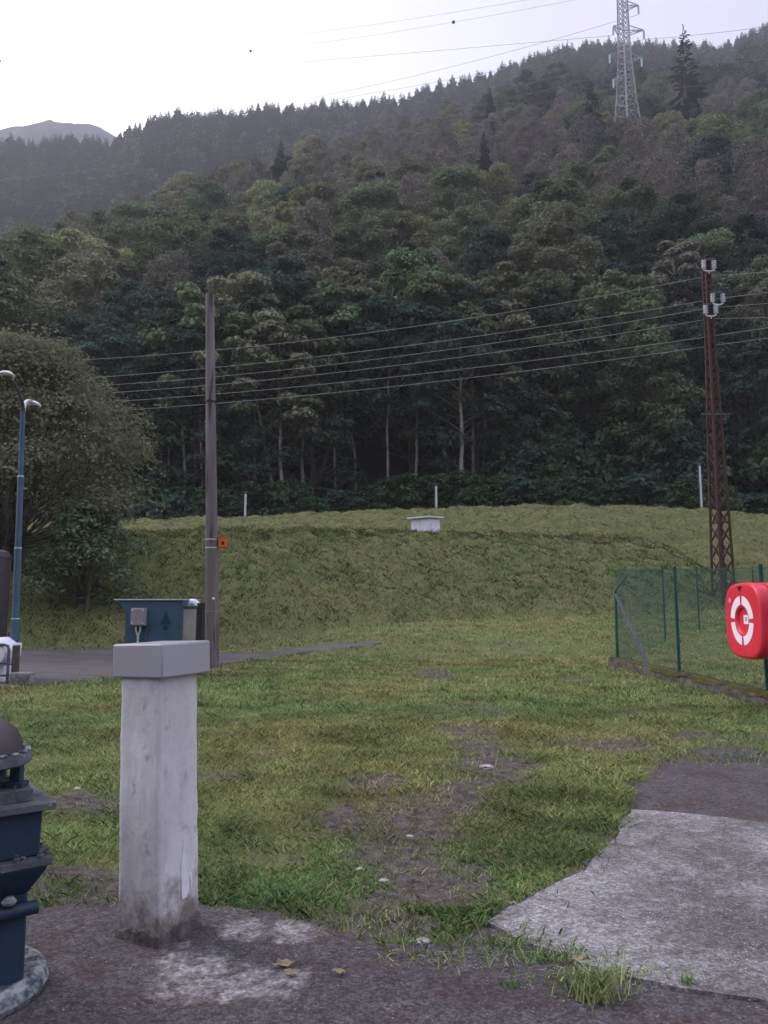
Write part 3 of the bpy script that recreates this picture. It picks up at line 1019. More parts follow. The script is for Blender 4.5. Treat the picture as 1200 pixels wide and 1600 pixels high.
# ------------------------------------------------------------------ grass
def foot(x):
    return np.interp(x, [-40, -14, -8, -4, -1, 2, 6, 9, 12.5, 15, 20], [17.5, 18.6, 19.4, 20.2, 22.4, 23.9, 24.9, 25.8, 27.2, 29.0, 33])
def blades(n, xy, hmin, hmax, wmin, wmax, lean, pal, r, z_of, flat=0.0, along=False):
    x, y = xy
    z = z_of(x, y) - .004
    a = r.uniform(0, 6.283, n); h = (hmin + (hmax - hmin) * r.random(n) ** 1.5) * (.75 + .55 * np.clip(.5 + fbm(x * 3.3, y * 3.3, 94, 3), 0, 1.2)); wd = r.uniform(wmin, wmax, n)
    b = r.uniform(0, 6.283, n); ln = h * lean * (.3 + r.random(n))
    fl = r.random(n) < flat
    if along: b = np.where(r.random(n) < .75, np.where(r.random(n) < .5, 0, math.pi) + r.normal(size=n) * .4, b); a = np.where(fl, b + 1.57, a)
    up = np.where(fl, h * .12, h)
    ln = np.where(fl, h * 1.1, ln)
    dx, dy = np.cos(a) * wd / 2, np.sin(a) * wd / 2
    ox, oy = np.cos(b) * ln, np.sin(b) * ln
    base = np.stack([x, y, z], 1)
    s = np.stack([dx, dy, 0 * dx], 1)
    m = base + np.stack([ox * .4, oy * .4, up * .62], 1)
    t = base + np.stack([ox, oy, up], 1)
    q = np.stack([base - s, base + s, m + s * .8, t, m - s * .8], 1)
    pal = np.array(pal); k = r.integers(0, len(pal), n)
    cc = pal[k] * (.7 + .6 * r.random((n, 1)))
    cc = np.where(fl[:, None], (np.array([.155, .155, .08]) if along else np.array([.31, .275, .16])) * (.5 + .8 * r.random((n, 1))), cc)
    # patches of yellower and greener turf
    pv = np.clip(.5 + .9 * fbm(x * .55, y * .55, 91, 3), 0, 1)[:, None]
    cc = cc * (1 - pv) * np.array([1.14, 1.03, .95]) + cc * pv * np.array([.78, 1.0, .88])
    pw = np.clip(.5 + 1.1 * fbm(x * 2.6, y * 2.6, 93, 3), 0, 1)[:, None]
    cc = cc * (.74 + .46 * pw)
    gm = cc.mean(1, keepdims=True); cc = gm + (cc - gm) * .90
    return q.reshape(-1, 3), np.repeat(cc, 5, 0)
PAL = [(.265, .325, .105), (.325, .36, .125), (.215, .285, .09), (.345, .34, .16), (.275, .32, .11), (.43, .39, .24), (.085, .11, .042), (.115, .145, .055)]
PALG = [(.16, .235, .085), (.19, .255, .10), (.13, .20, .075), (.10, .15, .06)]
gv = []; gc = []
r = np.random.default_rng(8)
def scatter(n, y0, y1, hm, hx, wm, wx, lean, flat, pal=PAL, umax=.56, soilcut=.28, along=False):
    y = np.sqrt(r.uniform(y0 ** 2, y1 ** 2, n)); u = r.uniform(-umax, umax, n); x = u * y
    k = soil(x, y) + .40 * fbm(x * 2.2, y * 2.2, 95, 3) + .30 * fbm(x * 9, y * 9, 97, 2) < soilcut - .12 + .95 * r.random(n) ** 1.3
    k |= r.random(n) < .05
    k &= ~hard(x, y)
    jit = .5 * fbm(x * 1.4, y * 1.4, 98, 3) + .45 * r.normal(size=n)
    if along: k &= y > foot(x) + .3 + jit
    elif y1 > 18: k &= y < foot(x) + .7 + jit
    dens = .5 + .5 * fbm(x * 3.1, y * 3.1, 96, 3)
    k &= r.random(n) < .45 + .6 * dens
    x, y = x[k], y[k]
    q, c = blades(len(x), (x, y), hm, hx, wm, wx, lean, pal, r, ground_z, flat, along)
    gv.append(q); gc.append(c)
scatter(200000, 2.3, 5.2, .012, .040, .002, .0045, 1.5, .3)
scatter(60000, 2.3, 7.5, .006, .020, .005, .011, 2.0, .0, PALG + [(.20, .25, .09), (.24, .27, .11)])
scatter(240000, 5.0, 9.5, .014, .045, .0035, .007, 1.4, .33)
scatter(190000, 9.2, 17, .02, .06, .007, .014, 1.1, .35)
scatter(190000, 16.5, 30, .025, .07, .011, .02, 1.1, .35)
BPAL = [(.062, .096, .036), (.080, .108, .042), (.050, .074, .029), (.14, .142, .075), (.076, .10, .038), (.028, .040, .018), (.034, .050, .021), (.105, .13, .048)]
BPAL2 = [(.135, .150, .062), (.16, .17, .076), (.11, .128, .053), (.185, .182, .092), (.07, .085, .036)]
scatter(330000, 19, 36, .04, .13, .008, .020, 1.2, .30, BPAL, along=True)
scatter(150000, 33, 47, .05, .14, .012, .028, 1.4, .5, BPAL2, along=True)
# pale crest fringe: skylight on the crest painted into the blade colours
n = 26000
x = r.uniform(-16, 15, n)
yc = np.interp(x, [-40, -14, -8, -4, -1, 2, 6, 9, 12.5, 15, 20], [17.5, 18.6, 19.4, 20.2, 22.4, 23.9, 24.9, 25.8, 27.2, 29.0, 33]) + 5.6 + r.normal(size=n) * .28
q, c = blades(n, (x, yc), .05, .15, .010, .024, 1.2, [(.27, .265, .125), (.31, .29, .15), (.23, .24, .10)], r, ground_z, .8, True)
gv.append(q); gc.append(c)
# clippings blown on to the hard edges
n = 60000
y = np.sqrt(r.uniform(2.3 ** 2, 9 ** 2, n)); x = r.uniform(-.56, .56, n) * y
k = hard(x, y)
dd = .05 + .28 * r.random(n) ** 2
an = r.uniform(0, 6.28, n)
k &= ~hard(x + dd * np.cos(an), y + dd * np.sin(an))
x, y = x[k], y[k]
q, c = blades(len(x), (x, y), .015, .05, .002, .005, 1.2, PAL + [(.06, .045, .04)] * 4, r, lambda a, b: 0 * a + np.where(inpoly(a, b, SLAB_R), .022, .010), .8)
gv.append(q); gc.append(c)
# greener broad weeds in strips beside the track and the pavement
def weeds(n, px, py, rx, ry):
    c = Gt(px, py)
    x = c[0] + r.normal(size=n) * rx; y = c[1] + r.normal(size=n) * ry
    k = ~hard(x, y) & (soil(x, y) < .75)
    x, y = x[k], y[k]
    q, cc = blades(len(x), (x, y), .008, .035, .006, .014, 1.4, PALG, r, ground_z, .0)
    gv.append(q); gc.append(cc)
for a in ((2600, 760, 1360, .22, .3), (2600, 860, 1300, .3, .4), (1700, 700, 1430, .12, .10), (1500, 520, 1370, .14, .14), (1200, 430, 1400, .14, .1), (1500, 560, 1300, .15, .2), (1600, 640, 1180, .5, .6), (1500, 900, 1240, .3, .4), (900, 960, 1290, .1, .2), (900, 350, 1380, .2, .1), (2500, 600, 1120, .5, 1.2), (2500, 850, 1100, .8, 1.2)):
    weeds(*a)
for n, px, py, rx, ry in ((260, 860, 1500, .12, .03), (220, 780, 1478, .1, .03), (300, 1010, 1182, .25, .1), (700, 1160, 1188, .4, .16), (160, 700, 1500, .12, .05), (200, 940, 1530, .15, .03)):
    c = Gt(px, py)
    x = c[0] + r.normal(size=n) * rx; y = c[1] + r.normal(size=n) * ry
    q, cc = blades(n, (x, y), .02, .06, .003, .007, 1.2, PAL, r, lambda a, b: 0 * a + np.where(inpoly(a, b, SLAB_R), .020, .008), .5)
    gv.append(q); gc.append(cc)
gme = np_mesh('grass', np.concatenate(gv), 5, M['grass'], np.concatenate(gc))
go = bpy.data.objects.new('grass', gme); col.objects.link(go); setkind(go, 'stuff')
print('grass blades', len(gme.polygons))
# ------------------------------------------------------------------ built objects
def mat_pillar():
    s = NT('weathered_concrete')
    big = s.noise(3.5, 5, .6, stretch=(1, 1, .45)); st = s.noise(16, 6, .7, stretch=(1, 1, .18)); sp = s.noise(30, 5, .75)
    c = s.mix(s.rmp(big, .35, .65), (.46, .447, .452), (.64, .63, .64))
    c = s.mix(s.math('MULTIPLY', s.rmp(st, .52, .70), .38), c, (.30, .275, .285))
    c = s.mix(s.rmp(s.noise(9, 6, .72), .57, .70), c, (.31, .285, .295))
    c = s.mix(s.rmp(sp, .66, .74), c, (.20, .18, .19))
    x = s.n('ShaderNodeSeparateXYZ'); s.l(s.tc.outputs['Object'], x.inputs[0])
    low = s.n('ShaderNodeMapRange'); low.inputs['From Min'].default_value = .30; low.inputs['From Max'].default_value = .02
    s.l(x.outputs[2], low.inputs['Value'])
    splash = s.rmp(s.math('ADD', s.math('MULTIPLY', low.outputs['Result'], .5), s.noise(11, 6, .7)), .62, .95)
    c = s.mix(splash, c, (.17, .15, .14))
    return s.bsdf(c, .88, 0, s.bump(s.noise(55, 6, .75), .5, .006), .2)
M['conc'] = mat_pillar()
M['drip'] = m_two('lime_drip', (.56, .55, .57), (.66, .65, .67), 40, .8, bump=.1)
M['foot'] = m_two('stained_concrete', (.055, .05, .045), (.17, .16, .15), 14, .95, bump=.8, bdist=.02, c=(.05, .055, .02), cscale=18)
M['cap'] = m_two('pale_grey_paint', (.27, .265, .285), (.29, .285, .305), 2, .42, bump=.03, spec=.4)
M['blue'] = m_two('dark_blue_paint', (.011, .026, .046), (.019, .038, .064), 5, .5, bump=.2, c=(.07, .032, .022), cscale=9, clo=.60, chi=.70)
M['lichen'] = m_two('lichen_on_blue', (.05, .065, .085), (.30, .32, .32), 30, .9, bump=.6, lo=.40, hi=.60, c=(.10, .075, .055), cscale=25)
M['darksteel'] = m_two('weathered_steel', (.045, .05, .062), (.10, .105, .12), 12, .7, bump=.4, c=(.22, .22, .22), cscale=50)
M['dirt'] = m_two('debris', (.05, .035, .03), (.25, .23, .22), 40, .9, bump=.8)
M['brown'] = m_two('brown_steel', (.055, .045, .045), (.085, .07, .068), 6, .6, bump=.2)
M['pole'] = m_two('weathered_pole', (.105, .088, .090), (.175, .152, .158), 4, .85, bump=.5, stretch=(1, 1, .08), c=(.05, .043, .05), cscale=9, clo=.54, chi=.64)
M['galv'] = m_two('galvanised_steel', (.40, .41, .43), (.52, .53, .55), 8, .5, metal=.3, bump=.05)
M['wire'] = m_two('aluminium_wire', (.34, .34, .36), (.42, .42, .44), 8, .5, metal=.2, bump=0)
M['hvwire'] = m_two('far_wire', (.12, .12, .135), (.15, .15, .165), 8, .6, bump=0)
M['rust'] = m_two('rusty_steel', (.042, .020, .019), (.072, .030, .026), 3, .8, bump=.4, c=(.06, .03, .028), cscale=6, clo=.5, chi=.65)
M['porc'] = m_two('grey_porcelain', (.48, .50, .54), (.58, .60, .64), 6, .25, bump=0, spec=.6)
M['glassins'] = m_two('pale_glass_insulator', (.45, .62, .60), (.58, .74, .72), 6, .25, bump=0, spec=.6)
M['pylon'] = m_two('pylon_steel', (.17, .17, .19), (.24, .24, .27), 1, .6, metal=.1, bump=0)
M['lampblue'] = m_two('street_lamp_blue', (.028, .062, .105), (.045, .085, .135), 5, .5, bump=.1)
M['white'] = m_two('white_paint', (.62, .62, .66), (.72, .72, .76), 4, .6, bump=.1, c=(.45, .45, .48), cscale=6, clo=.6)
M['lens'] = m_two('dark_lamp_glass', (.05, .045, .04), (.09, .08, .06), 8, .2, bump=0, spec=.6)
M['container'] = m_two('container_blue', (.028, .066, .105), (.04, .085, .13), 3, .5, bump=.1, c=(.025, .06, .06), cscale=5, clo=.6)
M['emblem'] = m_two('faded_dark_print', (.010, .026, .05), (.014, .032, .058), 8, .6, bump=0)
M['greybox'] = m_two('grey_plastic', (.20, .195, .21), (.24, .235, .25), 5, .55, bump=.05)
M['darkgreen'] = m_two('green_coated_steel', (.006, .045, .042), (.012, .065, .058), 6, .45, bump=.05)
M['greenwire'] = m_two('green_coated_wire', (.010, .062, .048), (.016, .080, .062), 6, .5, bump=0)
M['orange'] = m_two('orange_plastic', (.52, .085, .018), (.60, .11, .022), 5, .45, bump=.05)
M['black'] = m_two('black_rubber', (.012, .012, .014), (.02, .02, .022), 8, .6, bump=.05)
M['tank'] = m_two('dark_tank_paint', (.030, .026, .034), (.045, .038, .048), 3, .5, bump=.1)
M['red'] = m_two('red_plastic', (.58, .020, .045), (.66, .028, .055), 3, .42, bump=.05, bdist=.004, spec=.45)
M['sticker'] = m_two('white_film', (.74, .70, .78), (.80, .77, .84), 8, .5, bump=0)
M['greyprint'] = m_two('grey_print', (.35, .34, .38), (.5, .5, .52), 60, .6, bump=0)
M['beige'] = m_two('beige_disc', (.42, .33, .25), (.5, .4, .3), 30, .6, bump=0)
M['kerb'] = m_two('mossy_kerb', (.055, .05, .045), (.14, .13, .12), 7, .95, bump=.8, bdist=.02)
M['moss'] = m_two('moss', (.06, .062, .012), (.12, .105, .02), 25, .98, bump=1, bdist=.02, c=(.05, .035, .025), cscale=5, clo=.5, chi=.62)
M['straw'] = m_two('dry_leaf', (.20, .155, .085), (.29, .23, .14), 20, .8, bump=.3)
M['stone'] = m_two('small_stone', (.22, .2, .2), (.45, .43, .43), 12, .9, bump=.5)
M['hutwall'] = m_two('hut_render', (.56, .55, .62), (.64, .63, .70), 3, .85, bump=.2)
M['hutroof'] = m_two('hut_roof', (.42, .45, .42), (.55, .57, .53), 4, .8, bump=.2)

# --- concrete pillar with its cap
c0 = Gt(248, 1484, lambda x, y: 0 * x)
e1 = Vector((math.cos(R(61)), math.sin(R(61)), 0)); e2 = Vector((-e1.y, e1.x, 0))
ctr = Vector(c0) + (e1 + e2) * .106
zt = W(250, 1009, ctr.y - .18)[2]
pil = thing('concrete_pillar', 'whitish concrete pillar with a pale box-shaped cap standing at the pavement edge', 'pillar', (ctr.x, ctr.y, 0.004), R(61))
mb = MB()
pil.rotation_euler = (Matrix.Rotation(R(-1.9), 3, 'Y') @ Matrix.Rotation(R(61), 3, 'Z')).to_euler()
secs = [(0, .106), (.3, .1055), (.7, .104), (zt - .12, .1025)]
vs = []; n = 0
NP = 96; NZ = 120
vs = []; fs = []
for iz in range(NZ + 1):
    z = (zt - .12) * iz / NZ
    hw = float(np.interp(z, [q_[0] for q_ in secs], [q_[1] for q_ in secs]))
    for k in range(NP):
        a = 2 * math.pi * (k + .5) / NP
        c_, s_ = math.cos(a), math.sin(a)
        q_ = (abs(c_) ** 14 + abs(s_) ** 14) ** (-1 / 14)
        x_, y_ = hw * q_ * c_, hw * q_ * s_
        edge = min(abs(x_), abs(y_)) / hw
        n1 = float(fbm(a * 6, z * 14, 201, 3)); n2 = float(fbm(a * 14, z * 45, 203, 3))
        chip = max(0, n2 - .35) * .010 * sstep(.86, .99, edge)
        f = 1 + (.0011 * n1 + .0006 * n2 - chip) / hw
        vs.append((x_ * f, y_ * f, z))
for iz in range(NZ):
    for k in range(NP):
        a = iz * NP + k; b = iz * NP + (k + 1) % NP
        fs.append((a, b, b + NP, a + NP))
fs += [tuple(range(NP - 1, -1, -1)), tuple(range(NZ * NP, NZ * NP + NP))]
mb = MB().add(vs, fs)
mb.build('shaft', M['conc'], pil, smooth=True, angle=60)
# ragged darker foot
mb = MB(); ring0 = []; ring1 = []; ring2 = []
for k in range(160):
    a = 2 * math.pi * k / 160
    q = max(abs(math.cos(a)), abs(math.sin(a)))
    rr = .113 / q; rr = min(rr, .148)
    j = .006 * float(fbm(math.cos(a) * 4, math.sin(a) * 4, 8))
    ring0.append(((rr + .006 + j) * math.cos(a), (rr + .006 + j) * math.sin(a), -.012))
    hz = .044 + .018 * float(fbm(math.cos(a) * 1.6 + 9, math.sin(a) * 1.6, 18, 3)) + .004 * float(fbm(a * 9, 3, 19, 2))
    ring1.append(((rr + j) * math.cos(a), (rr + j) * math.sin(a), hz))
    ring2.append(((rr - .012) * math.cos(a), (rr - .012) * math.sin(a), hz + .012))
mb.add(ring0 + ring1 + ring2, [(i * 160 + k, i * 160 + (k + 1) % 160, (i + 1) * 160 + (k + 1) % 160, (i + 1) * 160 + k) for i in range(2) for k in range(160)])
mb.build('foot', M['foot'], pil)
# pale drips and a crack filled with white mortar on the camera side
mb = MB()
def on_right(u, z, pr=.0026):      # u across the face whose outward normal is -local y
    return (u, -(.1056 - .0026 * z - .0 + pr) , z)
def strip(pts, wd):
    vs = []; fs = []
    for i, (u, z) in enumerate(pts):
        wv = wd[i]
        vs += [on_right(u - wv, z), on_right(u + wv, z)]
        if i: fs.append((2 * i - 2, 2 * i - 1, 2 * i + 1, 2 * i))
    mb.add(vs, fs)
strip([(.020, .125), (.022, .14), (.024, .16), (.026, .18), (.024, .20), (.019, .22), (.015, .24), (.014, .26), (.016, .285), (.018, .31), (.020, .335)], [.012, .017, .020, .021, .020, .017, .013, .009, .006, .004, .001])
strip([(.056, .15), (.057, .17), (.056, .19), (.050, .205), (.044, .215)], [.001, .005, .007, .006, .002])
strip([(-.02, .585), (.02, .592), (.045, .60), (.07, .602), (.10, .612)], [.0025, .003, .0025, .003, .002])
mb.build('white_drip', M['drip'], pil)
mb = MB().box((.008, -.006, zt - .062), (.258, .258, .124))
mb.build('cap', M['cap'], pil, smooth=True, bevel=.007, seg=3)

# --- blue valve pedestal at the left edge
pc = Gt(-64, 1556, lambda x, y: 0 * x)
zz = lambda yp, dd=0: W(0, yp, pc[1] - dd)[2]
vp = thing('valve_pedestal', 'dark blue cast iron valve pedestal with flanged plates and a lichen covered base ring', 'valve stand', (pc[0], pc[1], .004), 0)
ang = R(37)
MB().lathe([(.18, 0), (.245, 0), (.256, .02), (.245, .05), (.22, .062), (.195, .055)], 40).build('base_ring', M['lichen'], vp, smooth=True)
z1, z2, z3, z4 = zz(1392), zz(1340), zz(1318), zz(1252)
mb = MB()
def sq(hw, z, rz=ang): return [Matrix.Rotation(rz, 3, 'Z') @ Vector((sx * hw, sy * hw, z)) for sx, sy in ((-1, -1), (1, -1), (1, 1), (-1, 1))]
def loft(mb, secs):
    v = []; f = []
    for hw, z in secs: v += sq(hw, z)
    for i in range(len(secs) - 1):
        for k in range(4): f.append((i * 4 + k, i * 4 + (k + 1) % 4, i * 4 + 4 + (k + 1) % 4, i * 4 + 4 + k))
    f += [(3, 2, 1, 0), tuple(range(len(v) - 4, len(v)))]
    return mb.add(v, f)
loft(mb, [(.152, .04), (.150, z1), (.19, z2 - .03), (.197, z2 - .012)])
mb.build('column', M['blue'], vp, bevel=.008)
mb = MB()
for q in (.36, .44): loft(mb, [(.1535, q), (.1535, q + .006)])
mb.build('column_band', M['blue'], vp)
mb = MB(); Rm = Matrix.Rotation(ang, 3, 'Z')
for sgn in (-1, 1):
    a = Rm @ Vector((-.19, -.168, .27)); b = Rm @ Vector((.175, -.168, .27))
mb.tube([a, b], .021, 12)
mb.build('clamp_rod', M['blue'], vp, smooth=True)
MB().lathe([(.02, 0), (.022, .008), (.012, .02)], 12, c=tuple(Rm @ Vector((.09, -.178, .298)))).build('bolt', M['lichen'], vp, smooth=True)
loft(MB(), [(.204, z2 - .012), (.204, z2 + .012)]).build('lower_flange', M['darksteel'], vp, bevel=.003)
loft(MB(), [(.172, z2 + .012), (.176, z4 - .018)]).build('gear_box', M['blue'], vp, bevel=.006)
loft(MB(), [(.206, z4 - .018), (.206, z4 + .004)]).build('upper_flange', M['darksteel'], vp, bevel=.003)
loft(MB(), [(.150, z4 + .004), (.150, z4 + .042)]).build('mounting_plate', M['darksteel'], vp, bevel=.003)
mb = MB(); rr_ = random.Random(3)
for k in range(90):
    u, v_ = rr_.uniform(-.2, .2), rr_.uniform(-.2, .2)
    if max(abs(u), abs(v_)) < .178: u = .19 * (1 if rr_.random() < .5 else -1)
    pnt = Rm @ Vector((u, v_, z2 + .014)); s_ = rr_.uniform(.004, .014)
    mb.box(tuple(pnt), (s_ * 1.6, s_, s_), rr_.uniform(0, 3))
for k in range(40):
    u, v_ = rr_.uniform(-.19, .19), rr_.uniform(-.19, .19)
    pnt = Rm @ Vector((u * .7, v_ * .7, z4 + .045)); s_ = rr_.uniform(.003, .012)
    mb.box(tuple(pnt), (s_ * 1.6, s_, s_), rr_.uniform(0, 3))
mb.build('debris', M['dirt'], vp)['kind'] = 'stuff'
for k in range(12):
    t_ = (k % 6) / 5 * 2 - 1
    q_ = Rm @ Vector((.195, t_ * .17, z2 + .012) if k >= 6 else (t_ * .17, -.195, z2 + .012))
    MB().lathe([(.012, 0), (.012, .010), (.007, .012), (.007, .02)], 6, c=tuple(q_)).build('bolt', M['darksteel'], vp)
zr = zz(1196)
for k in range(4):
    an = ang + R(-38) + k * math.pi / 2
    cx_, cy_ = .142 * math.cos(an), .142 * math.sin(an)
    mb = MB().box((cx_, cy_, (z4 + .042 + zr) / 2), (.034, .03, zr - z4 - .042), an).box((cx_, cy_, z4 + .05), (.06, .05, .018), an)
    mb.build('yoke_post', M['blue'], vp, bevel=.003)
mb = MB().lathe([(.12, zr - .002), (.165, zr - .002), (.172, zr + .004), (.168, zr + .030), (.162, zr + .036), (.12, zr + .034)], 40)
mb.build('yoke_ring', M['darksteel'], vp, smooth=True)
mb = MB()
for k in range(22):
    an = 6.283 * k / 22
    mb.box((.156 * math.cos(an), .156 * math.sin(an), zr + .039), (.022, .026, .008), an)
mb.build('ring_stud', M['lichen'], vp, bevel=.003)['kind'] = 'stuff'
zd = zz(1118)
MB().lathe([(.05, z4 + .05), (.06, zr - .06), (.118, zr - .004)], 32).build('cone', M['blue'], vp, smooth=True)
MB().lathe([(.144 * math.cos(a), zr + .035 + (zd - zr - .035) * math.sin(a)) for a in np.linspace(0, 1.57, 10)], 36).build('dome', M['brown'], vp, smooth=True)

# --- wooden pole
pb = Gt(332, 1044)
ph = W(328, 459, pb[1])[2]
bx_ = W(328, 459, pb[1])[0] - pb[0]
po = thing('utility_pole', 'tall weathered wooden pole with an orange box strapped to it', 'pole', (pb[0], pb[1], pb[2]))
pr_ = lambda t: .138 - .054 * t
H_ = ph - pb[2]
MB().tube([(bx_ * t, 0, H_ * t - (.3 if t == 0 else 0)) for t in np.linspace(0, 1, 12)], [pr_(t) for t in np.linspace(0, 1, 12)], 16).build('shaft', M['pole'], po, smooth=True)
def band(ypx, h, mat, name, ex=.004):
    z = W(330, ypx, pb[1])[2] - pb[2]; t = z / H_
    MB().lathe([(pr_(t) - .01, z - h), (pr_(t) + ex, z - h), (pr_(t) + ex, z + h), (pr_(t) - .01, z + h)], 20, c=(bx_ * t, 0, 0)).build(name, mat, po, smooth=True)
band(628, .022, M['black'], 'collar', .012)
band(843, .010, M['galv'], 'strap'); band(856, .010, M['galv'], 'strap'); band(955, .005, M['greybox'], 'strap')
MB().lathe([(.076, H_), (.08, H_ + .01), (.02, H_ + .03)], 14, c=(bx_, 0, -.005)).build('pole_cap', M['darksteel'], po, smooth=True)
zq = W(333, 935, pb[1])[2] - pb[2]
MB().box((.012, -.132, zq), (.05, .012, .045)).build('number_plate', M['sticker'], po)
p = W(344, 848, pb[1])
ob = thing('call_box', 'small orange box strapped to the side of the wooden pole', 'box', (pb[0] + .055, pb[1] - .01, p[2] - .10))
MB().box((.085, 0, .1), (.15, .12, .2)).build('housing', M['orange'], ob, bevel=.012)
MB().box((.085, 0, .206), (.17, .14, .014)).build('lid', M['orange'], ob, bevel=.004)
MB().box((.10, -.066, .09), (.05, .014, .06)).build('opening', M['black'], ob, bevel=.004)
MB().box((.002, 0, .1), (.03, .05, .16)).build('bracket', M['darksteel'], ob)

# --- street lamp with two arms
lb = Gt(21, 1064)
lt = W(37, 645, lb[1])
la = thing('street_lamp', 'blue street lamp post with two curved arms at the left edge', 'street lamp', lb)
ltx = Vector(lt) - Vector(lb); ltx.x = W(36, 645, lb[1])[0] - lb[0]
q = lambda t: ltx * t
MB().tube([q(t) - Vector((0, 0, .05 if t == 0 else 0)) for t in (0, .22, .23, .48, .49, .75, .76, 1)], [.070, .069, .060, .058, .052, .050, .044, .040], 14).build('post', M['lampblue'], la, smooth=True)
for t in (.225, .485, .755):
    MB().lathe([(.05, -.01), (.073 - .028 * t, -.01), (.073 - .028 * t, .01), (.05, .01)], 14, c=tuple(q(t))).build('joint', M['galv'], la, smooth=True)
for tip, dd in ((W(16, 592, 11.75), 11.75), (W(50, 629, 13.2), 13.2)):
    e = Vector(tip) - Vector(lb)
    s0 = ltx.copy(); dirv = (e - s0); hd = Vector((dirv.x, dirv.y, 0)); up_ = max(dirv.z, .15)
    path = [s0 - Vector((0, 0, .1))] + [s0 + hd * (1 - math.cos(a)) + Vector((0, 0, up_ * math.sin(a) * 1.0)) for a in np.linspace(0, math.pi / 2, 8)]
    MB().tube(path, [.034] * 4 + [.03] * 5, 10).build('arm', M['galv'] if dd > 12 else M['darksteel'], la, smooth=True)  # near arm darker: its backlit shade is put into the colour
    hdn = hd.normalized(); az = math.atan2(hdn.y, hdn.x)
    Mh = Matrix.Rotation(az, 3, 'Z')
    c_ = e + hdn * .13
    head = MB(); vs = []; fs = []
    st = [(-.17, .035, .03), (-.12, .06, .045), (0, .10, .065), (.12, .105, .06), (.2, .07, .035), (.225, .03, .015)]
    for xx, wy, hz in st:
        for k in range(12):
            a = 2 * math.pi * k / 12
            zc = hz * math.sin(a) if math.sin(a) > 0 else hz * .35 * math.sin(a)
            vs.append(Mh @ Vector((xx, wy * math.cos(a), zc)) + c_)
    for i in range(len(st) - 1):
        for k in range(12): fs.append((i * 12 + k, i * 12 + (k + 1) % 12, i * 12 + 12 + (k + 1) % 12, i * 12 + 12 + k))
    fs += [tuple(range(11, -1, -1)), tuple(range(len(vs) - 12, len(vs)))]
    hd_o = head.add(vs, fs).build('lamp_head', M['white'], la, smooth=True)
    MB().lathe([(.0, -.075), (.05, -.068), (.078, -.04), (.082, -.015)], 14, c=tuple(c_ + hdn * .05)).build('glass', M['lens'], hd_o, smooth=True)

# --- blue container, electrical box, elbow pipe, concrete post
cd_ = 13.25
L0 = W(198, 937, cd_); R0 = W(288, 937, cd_)
cw = R0[0] - L0[0]; chh = L0[2]
bc = thing('blue_container', 'dark blue metal container with a flared rim and a tree emblem behind the pillar', 'container', ((L0[0] + R0[0]) / 2, cd_ + .5, 0.01), R(-2))
mb = MB()
h0 = chh - .02
mb.add([(-cw / 2, -.5, 0), (cw / 2, -.5, 0), (cw / 2, .5, 0), (-cw / 2, .5, 0), (-cw / 2, -.5, h0 - .22), (cw / 2, -.5, h0 - .22), (cw / 2, .5, h0 - .22), (-cw / 2, .5, h0 - .22),
        (-cw / 2 - .14, -.5, h0), (cw / 2, -.5, h0), (cw / 2, .5, h0), (-cw / 2 - .14, .5, h0)],
       [(3, 2, 1, 0), (0, 1, 5, 4), (1, 2, 6, 5), (2, 3, 7, 6), (3, 0, 4, 7), (4, 5, 9, 8), (5, 6, 10, 9), (6, 7, 11, 10), (7, 4, 8, 11), (8, 9, 10, 11)])
mb.build('body', M['container'], bc, bevel=.008)
MB().box((-.09, 0, h0 + .010), (cw + .22, 1.06, .020)).build('rim', M['galv'], bc, bevel=.004)
MB().box((-cw / 2 + .37, -.512, .55), (.03, .022, 1.0)).build('rib', M['container'], bc)
ex = W(261, 970, cd_); exl = ex[0] - bc.location.x
mb = MB(); zc = ex[2]
def flat(mb, pts, y, th=.004):
    n = len(pts)
    mb.add([(x, y, z) for x, z in pts] + [(x, y - th, z) for x, z in pts], [tuple(range(n)), tuple(range(2 * n - 1, n - 1, -1))] + [(k, (k + 1) % n, n + (k + 1) % n, n + k) for k in range(n)])
for (b, t, wv) in ((-.02, .17, .075), (-.07, .09, .10), (-.02, .02, .02)):
    flat(mb, [(exl - wv, zc + b), (exl + wv, zc + b), (exl, zc + t)], -.500 - .001 * len(mb.f) / 8)
flat(mb, [(exl - .035, zc - .17), (exl + .035, zc - .17), (exl + .045, zc - .085), (exl - .045, zc - .085)], -.5)
mb.build('tree_emblem', M['emblem'], bc)
g0 = W(203, 978, cd_ - .1); g1 = W(229, 950, cd_ - .1)
eb = thing('electrical_box', 'grey electrical box with screwed lid and conduits on the blue container', 'electrical box', ((g0[0] + g1[0]) / 2, cd_ - .06, g0[2]), R(-2))
gw = g1[0] - g0[0]; gh = g1[2] - g0[2]
MB().box((0, 0, gh / 2), (gw * .9, .11, gh)).build('housing', M['greybox'], eb, bevel=.012)
MB().box((-.01, -.062, gh / 2), (gw * .82, .02, gh * .9)).build('lid', M['greybox'], eb, bevel=.008)
for sx in (-1, 1):
    for sz in (.14, .86):
        MB().lathe([(.014, 0), (.014, .012), (.006, .016)], 10, c=(sx * gw * .34, -.07, gh * sz), M=Matrix.Rotation(R(90), 3, 'X')).build('screw', M['galv'], eb)
for sx in (-.045, .035):
    MB().tube([(sx, -.01, .01), (sx * .9, -.01, -.08), (sx * .2, -.01, -.16), (sx * .1, -.01, -.32), (0, -.01, -g0[2] + .02)], .014, 8).build('conduit', M['galv'], eb, smooth=True)
q = W(291, 952, cd_ + .3); q2 = W(304, 940, cd_ + .3)
pe = thing('elbow_pipe', 'pale grey elbow pipe curving over beside the blue container', 'pipe', (q[0] + .02, cd_ + .35, .01))
zt_ = W(296, 936, cd_ + .3)[2] - .07
